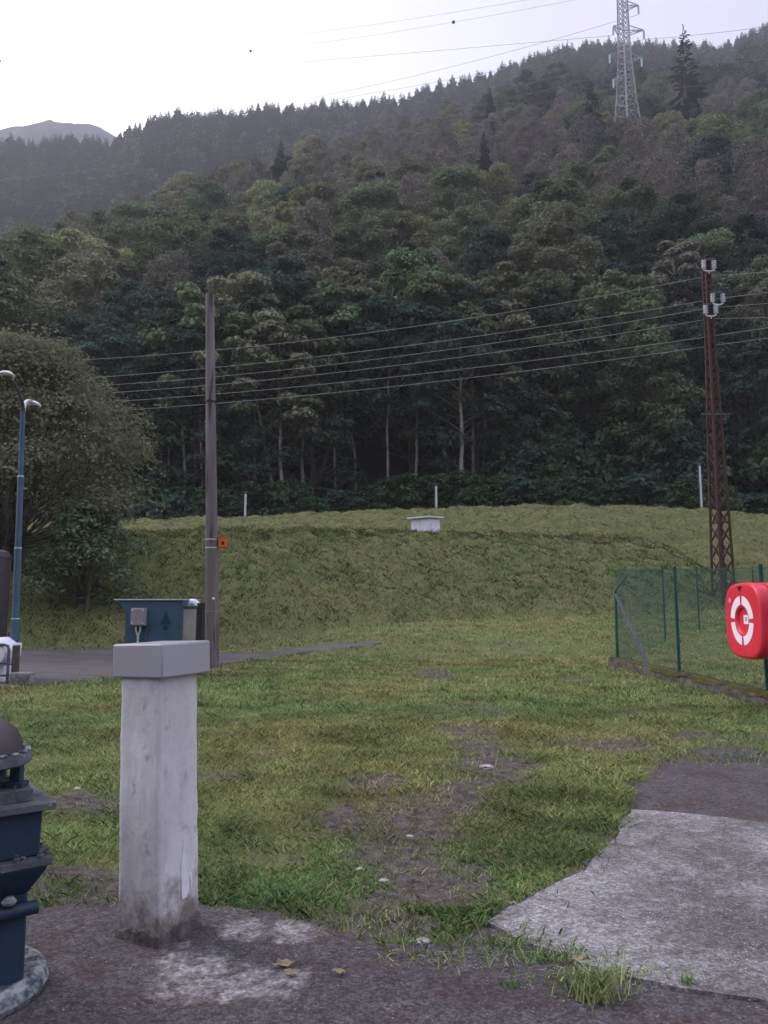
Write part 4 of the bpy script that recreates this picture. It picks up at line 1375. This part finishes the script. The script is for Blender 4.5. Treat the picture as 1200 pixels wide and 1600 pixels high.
MB().tube([(-.02, 0, 0), (-.02, 0, zt_ - .10)] + [(.07 - .09 * math.cos(a), 0, zt_ - .10 + .10 * math.sin(a)) for a in np.linspace(.2, 2.9, 10)] + [(.16, 0, zt_ - .2)], .068, 14).build('tube', M['white'], pe, smooth=True)
MB().lathe([(.06, 0), (.13, 0), (.13, .02), (.06, .02)], 14).build('flange', M['galv'], pe)
q = W(298, 951, cd_ + .1)
cp = thing('concrete_post', 'short grey concrete post framed in dark steel beside the wooden pole', 'post', (q[0], cd_ + .12, .008))
MB().box((0, 0, q[2] / 2), (.25, .2, q[2])).build('block', m_two('grey_cast_concrete', (.22, .20, .18), (.32, .30, .28), 6, .9, bump=.4, stretch=(1, 1, .4)), cp, bevel=.01)
MB().box((.02, 0, q[2] + .02), (.32, .24, .035)).build('top_plate', M['darkgreen'], cp, bevel=.004)
MB().box((.175, 0, q[2] / 2 + .03), (.09, .22, q[2] + .12)).build('steel_channel', M['black'], cp, bevel=.004)

# --- dark tank, white pump behind a rail, concrete block at the left edge
q = W(-22, 900, 13.4)
tk = thing('dark_tank', 'dark purple cylindrical tank at the left edge behind the pump', 'tank', (q[0], 13.4, .01))
th = W(-10, 859, 13.4)[2]
MB().lathe([(.40, 0), (.40, .05), (.385, .06), (.385, th - .16), (.40, th - .155), (.40, th - .13), (.385, th - .125), (.35, th - .05), (.25, th - .01), (0, th)], 32).build('shell', M['tank'], tk, smooth=True, angle=30)
MB().lathe([(.06, th - .02), (.06, th + .03), (.09, th + .03), (.09, th + .045), (0, th + .045)], 16).build('fill_cap', M['tank'], tk)
q = Gt(-6, 1068)
wp = thing('water_pump', 'white rounded pump at the left edge behind the dark rail', 'pump', (q[0] - .08, q[1] + .25, .008))
hz_ = W(5, 997, q[1])[2]
Mx = Matrix.Rotation(R(90), 3, 'X')
MB().lathe([(.10, -.3), (.2, -.28), (.235, -.2), (.24, .2), (.2, .28), (.1, .3)], 24, c=(0, 0, hz_ - .24), M=Mx).build('casing', M['white'], wp, smooth=True)
MB().box((.1, 0, hz_ - .14), (.42, .12, .09)).build('pipe_flange', M['white'], wp, bevel=.01)
MB().box((0, 0, (hz_ - .45) / 2), (.3, .35, hz_ - .45)).build('base', M['white'], wp, bevel=.02)
rl = thing('pipe_rail', 'dark steel pipe rail in front of the white pump', 'railing', (q[0], q[1] - .05, .008))
zr_ = W(5, 1008, q[1])[2]
x1 = W(15, 1040, q[1])[0] - q[0]
MB().tube([(-.8, 0, zr_), (x1 - .08, 0, zr_), (x1 - .02, 0, zr_ - .02), (x1, 0, zr_ - .08), (x1, 0, 0)], .022, 10).build('frame', M['darksteel'], rl, smooth=True)
for z in (.52, .2):
    MB().tube([(-.8, .0, zr_ * z), (x1, 0, zr_ * z)], .016, 8).build('crossbar', M['darksteel'], rl, smooth=True)
MB().box((x1 + .10, .03, zr_ * .5), (.10, .05, zr_ * .96)).build('plank', M['brown'], rl)
g0 = Gt(29, 1071)
cb = MB().box((0, 0, .09), (.30, .22, .18)).build('concrete_block', M['slab'], None, bevel=.012, loc=(g0[0], g0[1] + .1, .006))
tag(cb, 'small grey concrete block at the foot of the street lamp', 'block')

# --- rusty lattice mast with insulators
TD = 27.6
tb = W(1132, 952, TD); tz = float(land(tb[0], TD))
mast = thing('lattice_mast', 'rusty red lattice mast carrying white insulators behind the green fence', 'mast', (tb[0], TD, tz))
topz = W(1108, 404, TD)[2] - tz
def hwid(z):
    return float(np.interp(z / topz, [0, .45, .78, 1], [.27, .175, .10, .08]))
def corner(k, z, rot=R(14)):
    h = hwid(z); sx, sy = ((-1, -1), (1, -1), (1, 1), (-1, 1))[k]
    v = Matrix.Rotation(rot, 3, 'Z') @ Vector((sx * h, sy * h, z)); return v
zs_ = np.linspace(0, topz, 9)
for k in range(4):
    mb = MB()
    for i in range(8): mb.bar(corner(k, zs_[i] - (.3 if i == 0 else 0)), corner(k, zs_[i + 1]), .075, .075)
    mb.build('leg', M['rust'], mast)
mb = MB(); z = 0.2
while z < topz - .3:
    st_ = hwid(z) * 2.5
    z2_ = min(z + st_, topz - .05)
    for k in range(4):
        k2 = (k + 1) % 4
        mb.bar(corner(k, z), corner(k2, z2_), .045, .02)
        mb.bar(corner(k2, z), corner(k, z2_), .045, .02)
    z = z2_
for zq in (.22, .47, .58, .93):
    for k in range(4): mb.bar(corner(k, zq * topz), corner((k + 1) % 4, zq * topz), .05, .03)
mb.build('bracing', M['rust'], mast)
zc = W(1120, 649, TD)[2] - tz
MB().bar((-.55, -.2, zc), (.5, -.2, zc), .05, .05).bar((-.25, .15, zc - .12), (.5, .15, zc - .1), .04, .04).build('crossarm', M['darksteel'], mast)
def inspair(px, py, n=4, two=True):
    p = Vector(W(px, py, TD - .25)) - Vector((tb[0], TD, tz))
    MB().bar(p + Vector((-.25, 0, .02)), p + Vector((.28, .05, .06)), .05, .05).bar(p + Vector((0, 0, .03)), p + Vector((0, .3, .03)), .06, .06).build('bracket', M['darksteel'], mast)
    for sx in ((-.19, .19) if two else (.0,)):
        c = p + Vector((sx, 0, -.03))
        prof = []
        for j in range(n):
            z0 = -.085 * j
            prof += [(.03, z0), (.085, z0 - .018), (.088, z0 - .04), (.035, z0 - .055)]
        prof.append((.03, -.085 * n))
        MB().lathe(prof, 14, c=tuple(c)).build('insulator', M['porc'], mast, smooth=True, angle=60)
    if two:
        mb = MB().tube([p + Vector((.19 * math.cos(a), 0, -.03 - .085 * n + .08 * math.sin(a))) for a in np.linspace(math.pi, 2 * math.pi, 9)], .03, 8)
        mb.tube([p + Vector((0, 0, -.1 - .085 * n)), p + Vector((0, 0, -.2 - .085 * n))], .02, 6)
        mb.build('yoke', M['porc'], mast, smooth=True)
inspair(1107, 406); inspair(1110, 476); inspair(1121, 458)
MB().lathe([(.16, 0), (.2, .03), (.05, .1)], 4, c=(0, 0, topz)).build('peak', M['rust'], mast)

# --- medium voltage wires
def cable(name, pts, rad, mat, label, group, cat='wire', n=40, sag=0):
    P = [np.array(p) for p in pts]
    out = []
    for i in range(len(P) - 1):
        for k in range(n):
            t = k / n
            q = P[i] * (1 - t) + P[i + 1] * t
            q = q - np.array([0, 0, sag * 4 * t * (1 - t)])
            out.append(tuple(q))
    out.append(tuple(P[-1]))
    o = MB().tube(out, rad, 5).build(name, mat, None, smooth=True)
    return tag(o, label, cat, group)
def dep(px):      # the wires run obliquely away to the left
    u = (px - 600) / 1200 / .9926
    x0, y0, sl = tb[0], TD, -.335
    return (y0 - sl * x0) / (1 - sl * u)
WIR = [((1108, 431), (620, 512), (130, 559), (1200, 425), 'topmost of the six pale wires on the rusty mast'),
       ((1117, 467), (640, 538), (150, 587), (1200, 457), 'second wire from the top on the rusty mast'),
       ((1108, 481), (640, 553), (158, 600), (1200, 474), 'third wire from the top on the rusty mast'),
       ((1110, 498), (640, 567), (165, 612), (1200, 496), 'fourth wire from the top on the rusty mast'),
       ((1113, 525), (640, 585), (172, 626), (1200, 512), 'fifth wire from the top, below the insulators'),
       ((1114, 540), (640, 600), (180, 640), (1200, 528), 'lowest of the six pale wires crossing the forest')]
for a, m, l, rgt, lab in WIR:
    def P(q): return np.array(W(q[0], q[1], dep(q[0])))
    # parabola through the three left points in plan parameter, continued past the frame
    A, B, C = P(a), P(m), P(l)
    tt = np.array([A[0], B[0], C[0]]); cf = np.polyfit(tt, [A[2], B[2], C[2]], 2)
    off = .14 * (WIR.index((a, m, l, rgt, lab)) - 2)
    xs_ = np.linspace(A[0], -34, 50)
    left = [(x, np.interp(x, [-40, A[0]], [A[1] + (-40 - A[0]) * -.335, A[1]]), np.polyval(cf, x)) for x in xs_]
    r1 = P(rgt); r2 = r1 + (r1 - A) * 2.0
    pts_ = [tuple(r2), tuple(r1)] + left
    o = MB().tube(pts_, .0105, 5).build('power_wire', M['wire'], None, smooth=True)
    tag(o, lab, 'wire', 'wires strung from the rusty mast')

# --- high voltage pylon up on the slope
PD = 150.0
pb_ = W(981, 212, PD); pz = pb_[2] - 1.0
py = thing('electricity_pylon', 'pale steel high voltage pylon rising above the trees on the slope', 'pylon', (pb_[0], PD, pz))
def zy(yp): return W(980, yp, PD)[2] - pz
ptop = zy(0) + 9
def ph_(z): return float(np.interp(z, [0, zy(150), zy(80), zy(0), ptop], [2.75, 1.75, 1.12, .95, .5]))
prot = R(28)
def pc_(k, z):
    h = ph_(z) * .78; sx, sy = ((-1, -1), (1, -1), (1, 1), (-1, 1))[k]
    return Matrix.Rotation(prot, 3, 'Z') @ Vector((sx * h, sy * h, z))
zl = np.linspace(0, ptop, 14)
for k in range(4):
    mb = MB()
    for i in range(13): mb.bar(pc_(k, zl[i] - (2 if i == 0 else 0)), pc_(k, zl[i + 1]), .20)
    mb.build('leg', M['pylon'], py)
mb = MB(); z = 0
while z < ptop - .5:
    st_ = ph_(z) * 1.15; z2_ = min(z + st_, ptop)
    for k in range(4):
        k2 = (k + 1) % 4
        mb.bar(pc_(k, z), pc_(k2, z2_), .10); mb.bar(pc_(k2, z), pc_(k, z2_), .10)
    z = z2_
mb.build('bracing', M['pylon'], py)
TIPS = []
for px, ypx, yin in ((999, 4, 8), (1008, 42, 46), (1004, 86, 90), (957, 43, 47), (951, 88, 92), (957, 126, 130)):
    tip = Vector(W(px, ypx, PD)) - Vector((pb_[0], PD, pz))
    # arms stand out sideways along the pylon's own crosswise axis
    sg = 1 if px > 980 else -1
    ax = Matrix.Rotation(prot * .4, 3, 'Z') @ Vector((1, 0, 0))
    k = tip.x / ax.x; tip = Vector((ax.x * k, ax.y * k, tip.z))
    hi, lo_ = tip.z + .2, tip.z - 1.6
    mb = MB()
    for s_ in (0, 1):
        kk = (1, 2) if sg > 0 else (0, 3)
        mb.bar(pc_(kk[s_], hi - .1), tip, .12); mb.bar(pc_(kk[s_], lo_), tip, .12)
        for f in (.3, .6):
            a = pc_(kk[s_], hi - .1).lerp(tip, f); b = pc_(kk[s_], lo_).lerp(tip, f); mb.bar(a, b, .07)
            mb.bar(b, pc_(kk[s_], hi - .1).lerp(tip, f + .2), .06)
    mb.build('arm', M['pylon'], py)
    prof = []
    for j in range(9): prof += [(.08, -.2 - .2 * j), (.22, -.26 - .2 * j), (.22, -.30 - .2 * j), (.08, -.36 - .2 * j)]
    mb = MB().lathe(prof, 10, c=tuple(tip)).tube([tip, tip - Vector((0, 0, 2.2))], .05, 5)
    mb.build('insulator', M['glassins'] if ypx > 60 else M['porc'], py, smooth=True)
    TIPS.append((Vector((pb_[0], PD, pz)) + tip - Vector((0, 0, 2.2)), sg, ypx))
mb = MB().bar((0, 0, ptop), (0, 0, ptop + 2), .15).build('peak', M['pylon'], py)

def hv(pts, label, rad=.035):
    P = [np.array(W(px, y_, d)) for px, y_, d in pts]
    return hv3(P, label, rad)
def hv3(P, label, rad=.035):
    X_ = np.array([p[0] for p in P]); o_ = np.argsort(X_)
    xs_ = np.linspace(X_.min(), X_.max(), 70)
    deg = min(2, len(P) - 1)
    zc = np.polyfit(X_, [p[2] for p in P], deg); yc = np.polyfit(X_, [p[1] for p in P], deg)
    o = MB().tube([(x, np.polyval(yc, x), np.polyval(zc, x)) for x in xs_], rad, 5).build('power_wire', M['hvwire'], None, smooth=True)
    tag(o, label, 'wire', 'high voltage wires from the pylon')
    return lambda px: W(px, 0, 1)
def tipp(i): return np.array(TIPS[i][0])
LAB_HV = ['highest long wire crossing the pale sky left of the pylon', 'second high wire carrying the marker balls over the sky']
hv([(968, -14, 150), (640, 46, 190), (-80, 92, 300)], LAB_HV[1], .028)
hv([(966, -26, 150), (640, 30, 190), (-80, 76, 300)], LAB_HV[0], .028)
def to_left(i, mid, end, label, rad=.035):
    hv3([tipp(i), np.array(W(*mid)), np.array(W(*end))], label, rad)
to_left(3, (650, 82, 190), (-80, 136, 300), 'dark sky wire running from the middle left arm of the pylon')
to_left(0, (650, 118, 190), (-80, 176, 300), 'thin wire low in the sky skimming the treetops')
to_left(1, (650, 134, 190), (-80, 192, 300), 'lowest sky wire just over the conifer skyline')
to_left(4, (650, 172, 185), (-80, 288, 290), 'grey wire crossing the far dark conifers')
to_left(2, (650, 186, 185), (-80, 306, 290), 'faint grey wire under another across the far conifers')
to_left(5, (650, 200, 180), (-80, 340, 280), 'lowest high voltage wire crossing the upper forest')
def to_right(i, end, label):
    hv3([tipp(i), (tipp(i) + np.array(W(*end))) / 2 - np.array([0, 0, .5]), np.array(W(*end))], label)
to_right(2, (1330, 78, 125), 'wire leaving the pylon to the right over the dark trees')
to_right(5, (1330, 118, 125), 'lower wire leaving the pylon to the right')
to_right(1, (1330, 22, 125), 'sky wire leaving the pylon to the right')
# marker balls hang on the second wire
P0 = [np.array(W(968, -14, 150)), np.array(W(640, 46, 190)), np.array(W(-80, 92, 300))]
X_ = [p[0] for p in P0]; zc_ = np.polyfit(X_, [p[2] for p in P0], 2); yc_ = np.polyfit(X_, [p[1] for p in P0], 2)
for px, lab in ((709, 'dark marker ball on the high wire nearest to the pylon'), (392, 'dark marker ball on the high wire in the bright left sky'), (1, 'dark marker ball on the high wire at the left edge')):
    for x in np.linspace(min(X_), max(X_), 6000):
        y_ = np.polyval(yc_, x); z_ = np.polyval(zc_, x)
        dz = z_ - CAMH; dcam = y_ * math.cos(PITCH) + dz * math.sin(PITCH)
        if abs(600 + 1200 * x / dcam - px) < .6: break
    b = thing('marker_ball', lab, 'marker ball', (x, y_, z_), 0, 'marker balls on the high wire')
    MB().lathe([(.0, -.42)] + [(.42 * math.cos(a), .42 * math.sin(a)) for a in np.linspace(-1.3, 1.3, 9)] + [(.0, .42)], 16).build('ball', M['black'], b, smooth=True)
    MB().lathe([(.40, -.03), (.445, -.03), (.445, .03), (.40, .03)], 16).build('seam', M['darksteel'], b)

# --- hut and posts on the grass banks
HD = 33.2
hq = W(665, 828, HD); hz = float(land(hq[0], HD)) - .08
hut = thing('hut', 'small white hut with a thin flat roof on top of the grass bank', 'hut', (hq[0], HD, hz), R(52))
hw_ = .90; hh_ = W(665, 812, HD)[2] - hz
mb = MB().add([(-.45, -.45, -.2), (.45, -.45, -.2), (.45, .45, -.2), (-.45, .45, -.2), (-.45, -.45, hh_), (.45, -.45, hh_ + .05), (.45, .45, hh_ + .05), (-.45, .45, hh_)],
              [(3, 2, 1, 0), (4, 5, 6, 7), (0, 1, 5, 4), (1, 2, 6, 5), (2, 3, 7, 6), (3, 0, 4, 7)])
mb.build('wall', M['hutwall'], hut, bevel=.01)
MB().box((0, 0, 0), (1.16, 1.16, .07), rot=Matrix.Rotation(R(-3.2), 3, 'Y')).build('roof', M['hutroof'], hut, bevel=.01, loc=(0, 0, hh_ + .075))
MB().box((.0, -.455, hh_ * .42), (.5, .02, hh_ * .8)).build('door', M['hutwall'], hut, bevel=.006)
MB().box((-.455, .0, hh_ * .5), (.016, .03, hh_ * .95)).build('joint_strip', M['hutroof'], hut)
for px, yb, yt, d, lab, wd in ((383, 814, 772, 45.0, 'white post on the rear bank left of the hut', .075), (682, 806, 760, 45.2, 'white post just behind the small white hut', .075), (1097, 803, 728, 45.0, 'tallest white post on the rear bank beside the rusty mast', .07)):
    b = W(px, yb, d); z0 = float(land(b[0], d)) - .1; zt_ = W(px, yt, d)[2]
    t = thing('white_post', lab, 'post', (b[0], d, z0), 0, 'white posts on the rear bank')
    MB().tube([(0, 0, 0), (0, 0, zt_ - z0)], wd * .8, 10).build('shaft', M['galv'], t, smooth=True)
    MB().box((0, 0, zt_ - z0 + .09), (.09, .09, .18)).box((-.06, 0, zt_ - z0 + .14), (.40, .06, .04)).build('lamp_bracket', M['darksteel'], t)
    MB().tube([(-.085, .03, .1), (-.085, .03, zt_ - z0 + .05)], .022, 6).build('cable_pipe', M['container'], t)

# --- green chain link fence on its mossy kerb
K0 = Vector(Gt(953, 1041, lambda x, y: 0 * x)); K1 = Vector(Gt(1200, 1108, lambda x, y: 0 * x))
fd = (K1 - K0).normalized(); fn = Vector((-fd.y, fd.x, 0))
if fn.x < 0: fn = -fn
KL = (K1 - K0).length
ktop = .16
mb = MB(); st = []; n = 120
Lk = KL * 1.75
vs = []; fs = []
for i in range(n + 1):
    t = Lk * i / n
    c = K0 + fd * (t - .1)
    j = lambda s_: .018 * float(fbm(t * 4, s_, 33, 4))
    vs += [c + fn * (0 + j(1)) + Vector((0, 0, -.05)), c + fn * (.005 + j(2)) + Vector((0, 0, ktop - .025 + j(3))), c + fn * (.04) + Vector((0, 0, ktop + j(4))), c + fn * .17 + Vector((0, 0, ktop + .012 + j(5))), c + fn * (.21 + j(6)) + Vector((0, 0, ktop - .02)), c + fn * .22 + Vector((0, 0, -.05))]
    if i:
        for k in range(5): fs.append((6 * i - 6 + k, 6 * i + k, 6 * i + k + 1, 6 * i - 6 + k + 1))
fs += [(0, 1, 2, 3, 4, 5), tuple(range(6 * n + 5, 6 * n - 1, -1))]
kb = thing('kerb_wall', 'low mossy concrete kerb under the green fence', 'kerb', (0, 0, 0))
mb.add(vs, fs).build('wall', M['kerb'], kb)
mb = MB(); vs = []; fs = []
for i in range(n + 1):
    t = Lk * i / n; c = K0 + fd * (t - .1)
    a = .03 * float(fbm(t * 3.1, 4, 35, 4)); hh = .012 + .016 * max(0, float(fbm(t * 2, 8, 36, 4)))
    vs += [c + fn * (-.004) + Vector((0, 0, ktop - .045 + a)), c + fn * .02 + Vector((0, 0, ktop + hh)), c + fn * (.12 + a) + Vector((0, 0, ktop + hh + .012)), c + fn * (.16 + a) + Vector((0, 0, ktop + .004))]
    if i:
        for k in range(3): fs.append((4 * i - 4 + k, 4 * i + k, 4 * i + k + 1, 4 * i - 4 + k + 1))
mb.add(vs, fs).build('moss_cover', M['moss'], kb)

def on_fence(px, off=.10):
    """point of the fence line under a photo column"""
    u = (px - 600) / 1200 * .9926
    b = K0 + fn * off
    t = (u * b.y - b.x) / (fd.x - u * fd.y)
    return b + fd * t
def ftop(p):      # the top edge drops a little towards the viewer
    t = (p - K0).dot(fd) / KL
    return 1.93 - .25 * max(0, t)
fence = thing('chain_link_fence', 'dark green chain link fence round a grassy enclosure on the right', 'fence', (0, 0, 0))
corner_p = on_fence(962)
NEARP = [corner_p, on_fence(1057), on_fence(1192), on_fence(1192) + (on_fence(1192) - on_fence(1057)) * 1.0]
def fpost(p, z0, z1, name='post', r_=.026, bend=None):
    pts_ = [(p.x, p.y, z0), (p.x, p.y, z1)]
    if bend is not None: pts_.append(tuple(Vector((p.x, p.y, z1)) + bend))
    MB().tube(pts_, r_, 10).build(name, M['darkgreen'], fence, smooth=True)
fpost(corner_p, .06, W(960, 923, corner_p.y)[2], bend=Vector((.24, .05, .28)), r_=.03)
for p in NEARP[1:]: fpost(p, .06, ftop(p) + .02)
bs = corner_p + fd * 1.9
MB().bar((bs.x, bs.y, .09), (corner_p.x, corner_p.y, 1.45), .06, .03).build('brace', M['darksteel'], fence)
BACK = [corner_p]
for px, yb in ((1040, 1003), (1093, 985), (1139, 974), (1180, 966), (1226, 960), (1280, 955)):
    g = Gt(px, yb); BACK.append(Vector(g))
for p in BACK[1:]: fpost(p, p.z - .1, W(1100, 887, p.y)[2] + .02, r_=.024)
def panel(a, b, za0, za1, zb0, zb1, pitch=.060, wd=.0019):
    """woven diamonds: two families of straight wires cut to the panel"""
    L = (Vector((b.x, b.y, 0)) - Vector((a.x, a.y, 0))).length
    mb = MB()
    H = (za1 - za0 + zb1 - zb0) / 2
    def at(s_, h):
        f = s_ / L
        z0 = za0 * (1 - f) + zb0 * f; z1 = za1 * (1 - f) + zb1 * f
        return Vector((a.x * (1 - f) + b.x * f, a.y * (1 - f) + b.y * f, z0 + (z1 - z0) * h / H))
    k = -H
    while k < L:
        s0 = max(k, 0); s1 = min(k + H, L)
        if s1 - s0 > .02:
            mb.bar(at(s0, s0 - k), at(s1, s1 - k), wd, wd)
            mb.bar(at(s0, H - (s0 - k)), at(s1, H - (s1 - k)), wd, wd)
        k += pitch
    for h in (0.02, .5, .985): mb.bar(at(0, H * h), at(L, H * h), .006, .006)
    return mb.build('wire_mesh', M['greenwire'], fence)
for a, b in zip(NEARP[:-1], NEARP[1:]):
    panel(a, b, ktop + .01, ftop(a), ktop + .01, ftop(b))
for i, (a, b) in enumerate(zip(BACK[:-1], BACK[1:])):
    za = W(1000, 891, a.y)[2]; zb = W(1100, 888, b.y)[2]
    panel(a, b, float(land(a.x, a.y)) + .03, za, float(land(b.x, b.y)) + .03, zb, .064, .0019)

# --- red lifebuoy cabinet on the fence
def face_pt(px, off=-.30):
    return on_fence(px, off)
fa, fb_ = face_pt(1132), face_pt(1187)
mid = (fa + fb_) / 2
bw = (fa - fb_).length
zt0 = W(1160, 911, mid.y)[2]; zb0 = W(1160, 1029, mid.y)[2]
bh = zt0 - zb0
# local frame: x across the face (towards the viewer), y outwards, z up
lz = (zt0 + zb0) / 2
rot = math.atan2(-fn.y, -fn.x) - math.pi / 2      # local +y -> outward (-fn)
lc = thing('lifebuoy_cabinet', 'red plastic lifebuoy cabinet with a white ring of four segments on the fence', 'lifebuoy cabinet', (mid.x, mid.y, lz), rot)
NS = 96
def rrect(hw, hh, pw):
    o = []
    for k in range(NS):
        a = 2 * math.pi * (k + .5) / NS
        c, s_ = math.cos(a), math.sin(a)
        q_ = (abs(c / hw) ** pw + abs(s_ / hh) ** pw) ** (-1 / pw)
        o.append((q_ * c, q_ * s_))
    return o
def rings(secs):
    mb = MB(); vs = []; fs = []
    for pts_, y in secs: vs += [(p[0], y, p[1]) for p in pts_]
    for i in range(len(secs) - 1):
        for k in range(NS):
            fs.append((i * NS + k, i * NS + (k + 1) % NS, (i + 1) * NS + (k + 1) % NS, (i + 1) * NS + k))
    fs.append(tuple(range(NS - 1, -1, -1))); fs.append(tuple(range((len(secs) - 1) * NS, len(secs) * NS)))
    return mb.add(vs, fs)
hw, hh = bw / 2, bh / 2
PWR = 3.6
sc_ = lambda f, y: (rrect(hw - f, hh - f, PWR), y)
circ = lambda r_, y: ([(r_ * math.cos(2 * math.pi * (k + .5) / NS), r_ * math.sin(2 * math.pi * (k + .5) / NS)) for k in range(NS)], y)
rr0 = .155
rings([sc_(.03, -.15), sc_(.006, -.145), sc_(0, -.12), sc_(-.004, -.06), sc_(.0, -.035), sc_(.010, -.012), sc_(.026, -.002), sc_(.045, .0), circ(rr0 + .01, .0), circ(rr0, -.004), circ(rr0 - .012, -.032), circ(.05, -.034)]).build('cover', M['red'], lc, smooth=True, angle=50)
rings([sc_(.06, -.33), sc_(.02, -.325), sc_(.0, -.30), sc_(-.004, -.2), sc_(.004, -.172), sc_(.03, -.166)]).build('back_shell', M['red'], lc, smooth=True, angle=50)
for k in range(4):
    mb = MB(); vs = []; fs = []
    a0 = k * math.pi / 2 + R(6); a1 = (k + 1) * math.pi / 2 - R(6)
    n = 18
    for i in range(n + 1):
        a = a0 + (a1 - a0) * i / n
        for r_, y in ((.185, .0), (.185, .003), (.287, .003), (.287, .0)):
            vs.append((r_ * math.cos(a), y, r_ * math.sin(a)))
        if i:
            for j in range(4): fs.append((4 * i - 4 + j, 4 * i - 4 + (j + 1) % 4, 4 * i + (j + 1) % 4, 4 * i + j))
    fs += [(0, 1, 2, 3), tuple(range(4 * n + 3, 4 * n - 1, -1))]
    mb.add(vs, fs).build('ring_segment', M['sticker'], lc)
sgx = -1 if (Matrix.Rotation(rot, 3, 'Z') @ Vector((1, 0, 0))).y > 0 else 1      # which local x points to the viewer
lbl = MB().box((sgx * .04, -.032, .012), (.115, .006, .105)).build('label', M['sticker'], lc)
MB().box((sgx * .04, -.0285, .018), (.06, .003, .05)).build('print', M['greyprint'], lbl)
MB().lathe([(.0, 0), (.03, 0), (.03, .003), (0, .003)], 16, c=(-sgx * .285, .003, .235), M=Matrix.Rotation(R(-90), 3, 'X')).build('round_sticker', M['beige'], lc)
MB().box((-sgx * .015, .004, hh - .05), (.085, .014, .03)).box((-sgx * .02, .004, hh - .075), (.03, .016, .03)).build('latch', M['black'], lc, bevel=.004)
MB().box((0, -.36, 0), (.12, .08, bh * .6)).build('mounting_bracket', M['darkgreen'], lc)

# --- small things lying about
def tuft(px, py, label, n, h, seed, pal, spread=.05):
    r = np.random.default_rng(seed)
    g = Gt(px, py)
    x = g[0] + r.normal(size=n) * spread; y = g[1] + r.normal(size=n) * spread * .7
    z0 = lambda a, b: 0 * a + .012
    q_, c_ = blades(n, (x, y), h * .5, h, .003, .006, .8, pal, r, z0)
    me = np_mesh('grass_tuft', q_, 5, M['grass'], c_)
    o = bpy.data.objects.new('grass_tuft', me); col.objects.link(o)
    tag(o, label, 'grass tuft', 'grass tufts growing in the pavement')
tuft(932, 1560, 'yellowish grass tuft growing in the crack below the pale slab', 300, .085, 1, [(.30, .27, .12), (.20, .22, .08), (.34, .30, .16)], .05)
tuft(1075, 1545, 'tiny tuft in the crack at the lower edge of the slab', 40, .035, 2, PALG, .012)
tuft(800, 1545, 'small green tuft on the brown pavement left of the big tuft', 40, .03, 3, PALG, .014)
def leafobj(px, py, size, label, seed):
    r = random.Random(seed); g = Gt(px, py)
    n = 13; pts_ = []
    for k in range(n):
        a = 2 * math.pi * (k + r.uniform(-.25, .25)) / n
        q_ = size * r.uniform(.55, 1.0)
        pts_.append((q_ * 1.25 * math.cos(a), q_ * .8 * math.sin(a), .003 + r.uniform(0, .45) * size))
    vs = pts_ + [(0, 0, .006)]
    mb = MB().add(vs, [(k, (k + 1) % n, n) for k in range(n)])
    o = mb.build('fallen_leaf', M['straw'], None, loc=(g[0], g[1], .012))
    o.modifiers.new('thick', 'SOLIDIFY').thickness = .0008
    tag(o, label, 'leaf', 'fallen leaves on the pavement')
leafobj(443, 1514, .035, 'largest curled yellowish leaf on the asphalt near the pillar', 1)
leafobj(455, 1528, .026, 'curled leaf touching the largest one on the asphalt', 2)
leafobj(530, 1527, .022, 'small yellow leaf right of the curled pair', 3)
leafobj(800, 1418, .022, 'brown leaf at the left end of the pale slab', 4)
leafobj(905, 1505, .02, 'dark leaf on the lower part of the slab', 5)
def stone(px, py, s_, label, seed):
    r = np.random.default_rng(seed); g = Gt(px, py)
    bm = bmesh.new(); bmesh.ops.create_icosphere(bm, subdivisions=2, radius=1)
    for v in bm.verts:
        v.co *= 1 + .25 * r.normal() * .5
        v.co.x *= s_ * 1.3; v.co.y *= s_; v.co.z *= s_ * .55
    me = bpy.data.meshes.new('stone'); bm.to_mesh(me); bm.free(); me.materials.append(M['stone'])
    o = bpy.data.objects.new('stone', me); col.objects.link(o); o.location = (g[0], g[1], float(ground_z(g[0], g[1])[0]) + s_ * .2)
    tag(o, label, 'stone', 'stones in the grass')
stone(760, 1205, .04, 'pale flat stone in the bare patch of the wheel track', 1)
stone(562, 1358, .018, 'dark pebble at the left side of the wheel track', 2)
stone(425, 845, .0, 'x', 3) if False else None
for k, (px, py, s_, lab) in enumerate(((600, 1372, .02, 'pebble in the middle of the near soil patch'), (640, 1300, .016, 'pebble in the grey part of the wheel track'), (120, 1240, .02, 'pebble in the brown strip left of the pillar'), (660, 1470, .02, 'pebble at the lawn edge above the brown pavement'), (590, 1490, .014, 'small pebble lying on the brown pavement'))):
    stone(px, py, s_, lab, 10 + k)

# ------------------------------------------------------------------ the damp air
HAZE = .00036
hz_m = bpy.data.materials.new('haze_air'); hz_m.use_nodes = True
t = hz_m.node_tree; t.nodes.clear()
o_ = t.nodes.new('ShaderNodeOutputMaterial'); v_ = t.nodes.new('ShaderNodeVolumePrincipled')
v_.inputs['Color'].default_value = (.88, .88, .97, 1)
v_.inputs['Density'].default_value = HAZE
v_.inputs['Anisotropy'].default_value = .3
t.links.new(v_.outputs['Volume'], o_.inputs['Volume'])
o = MB().box((0, 300, 270), (2000, 1250, 580)).build('haze', hz_m)
o.display_type = 'WIRE'
setkind(o, 'stuff')
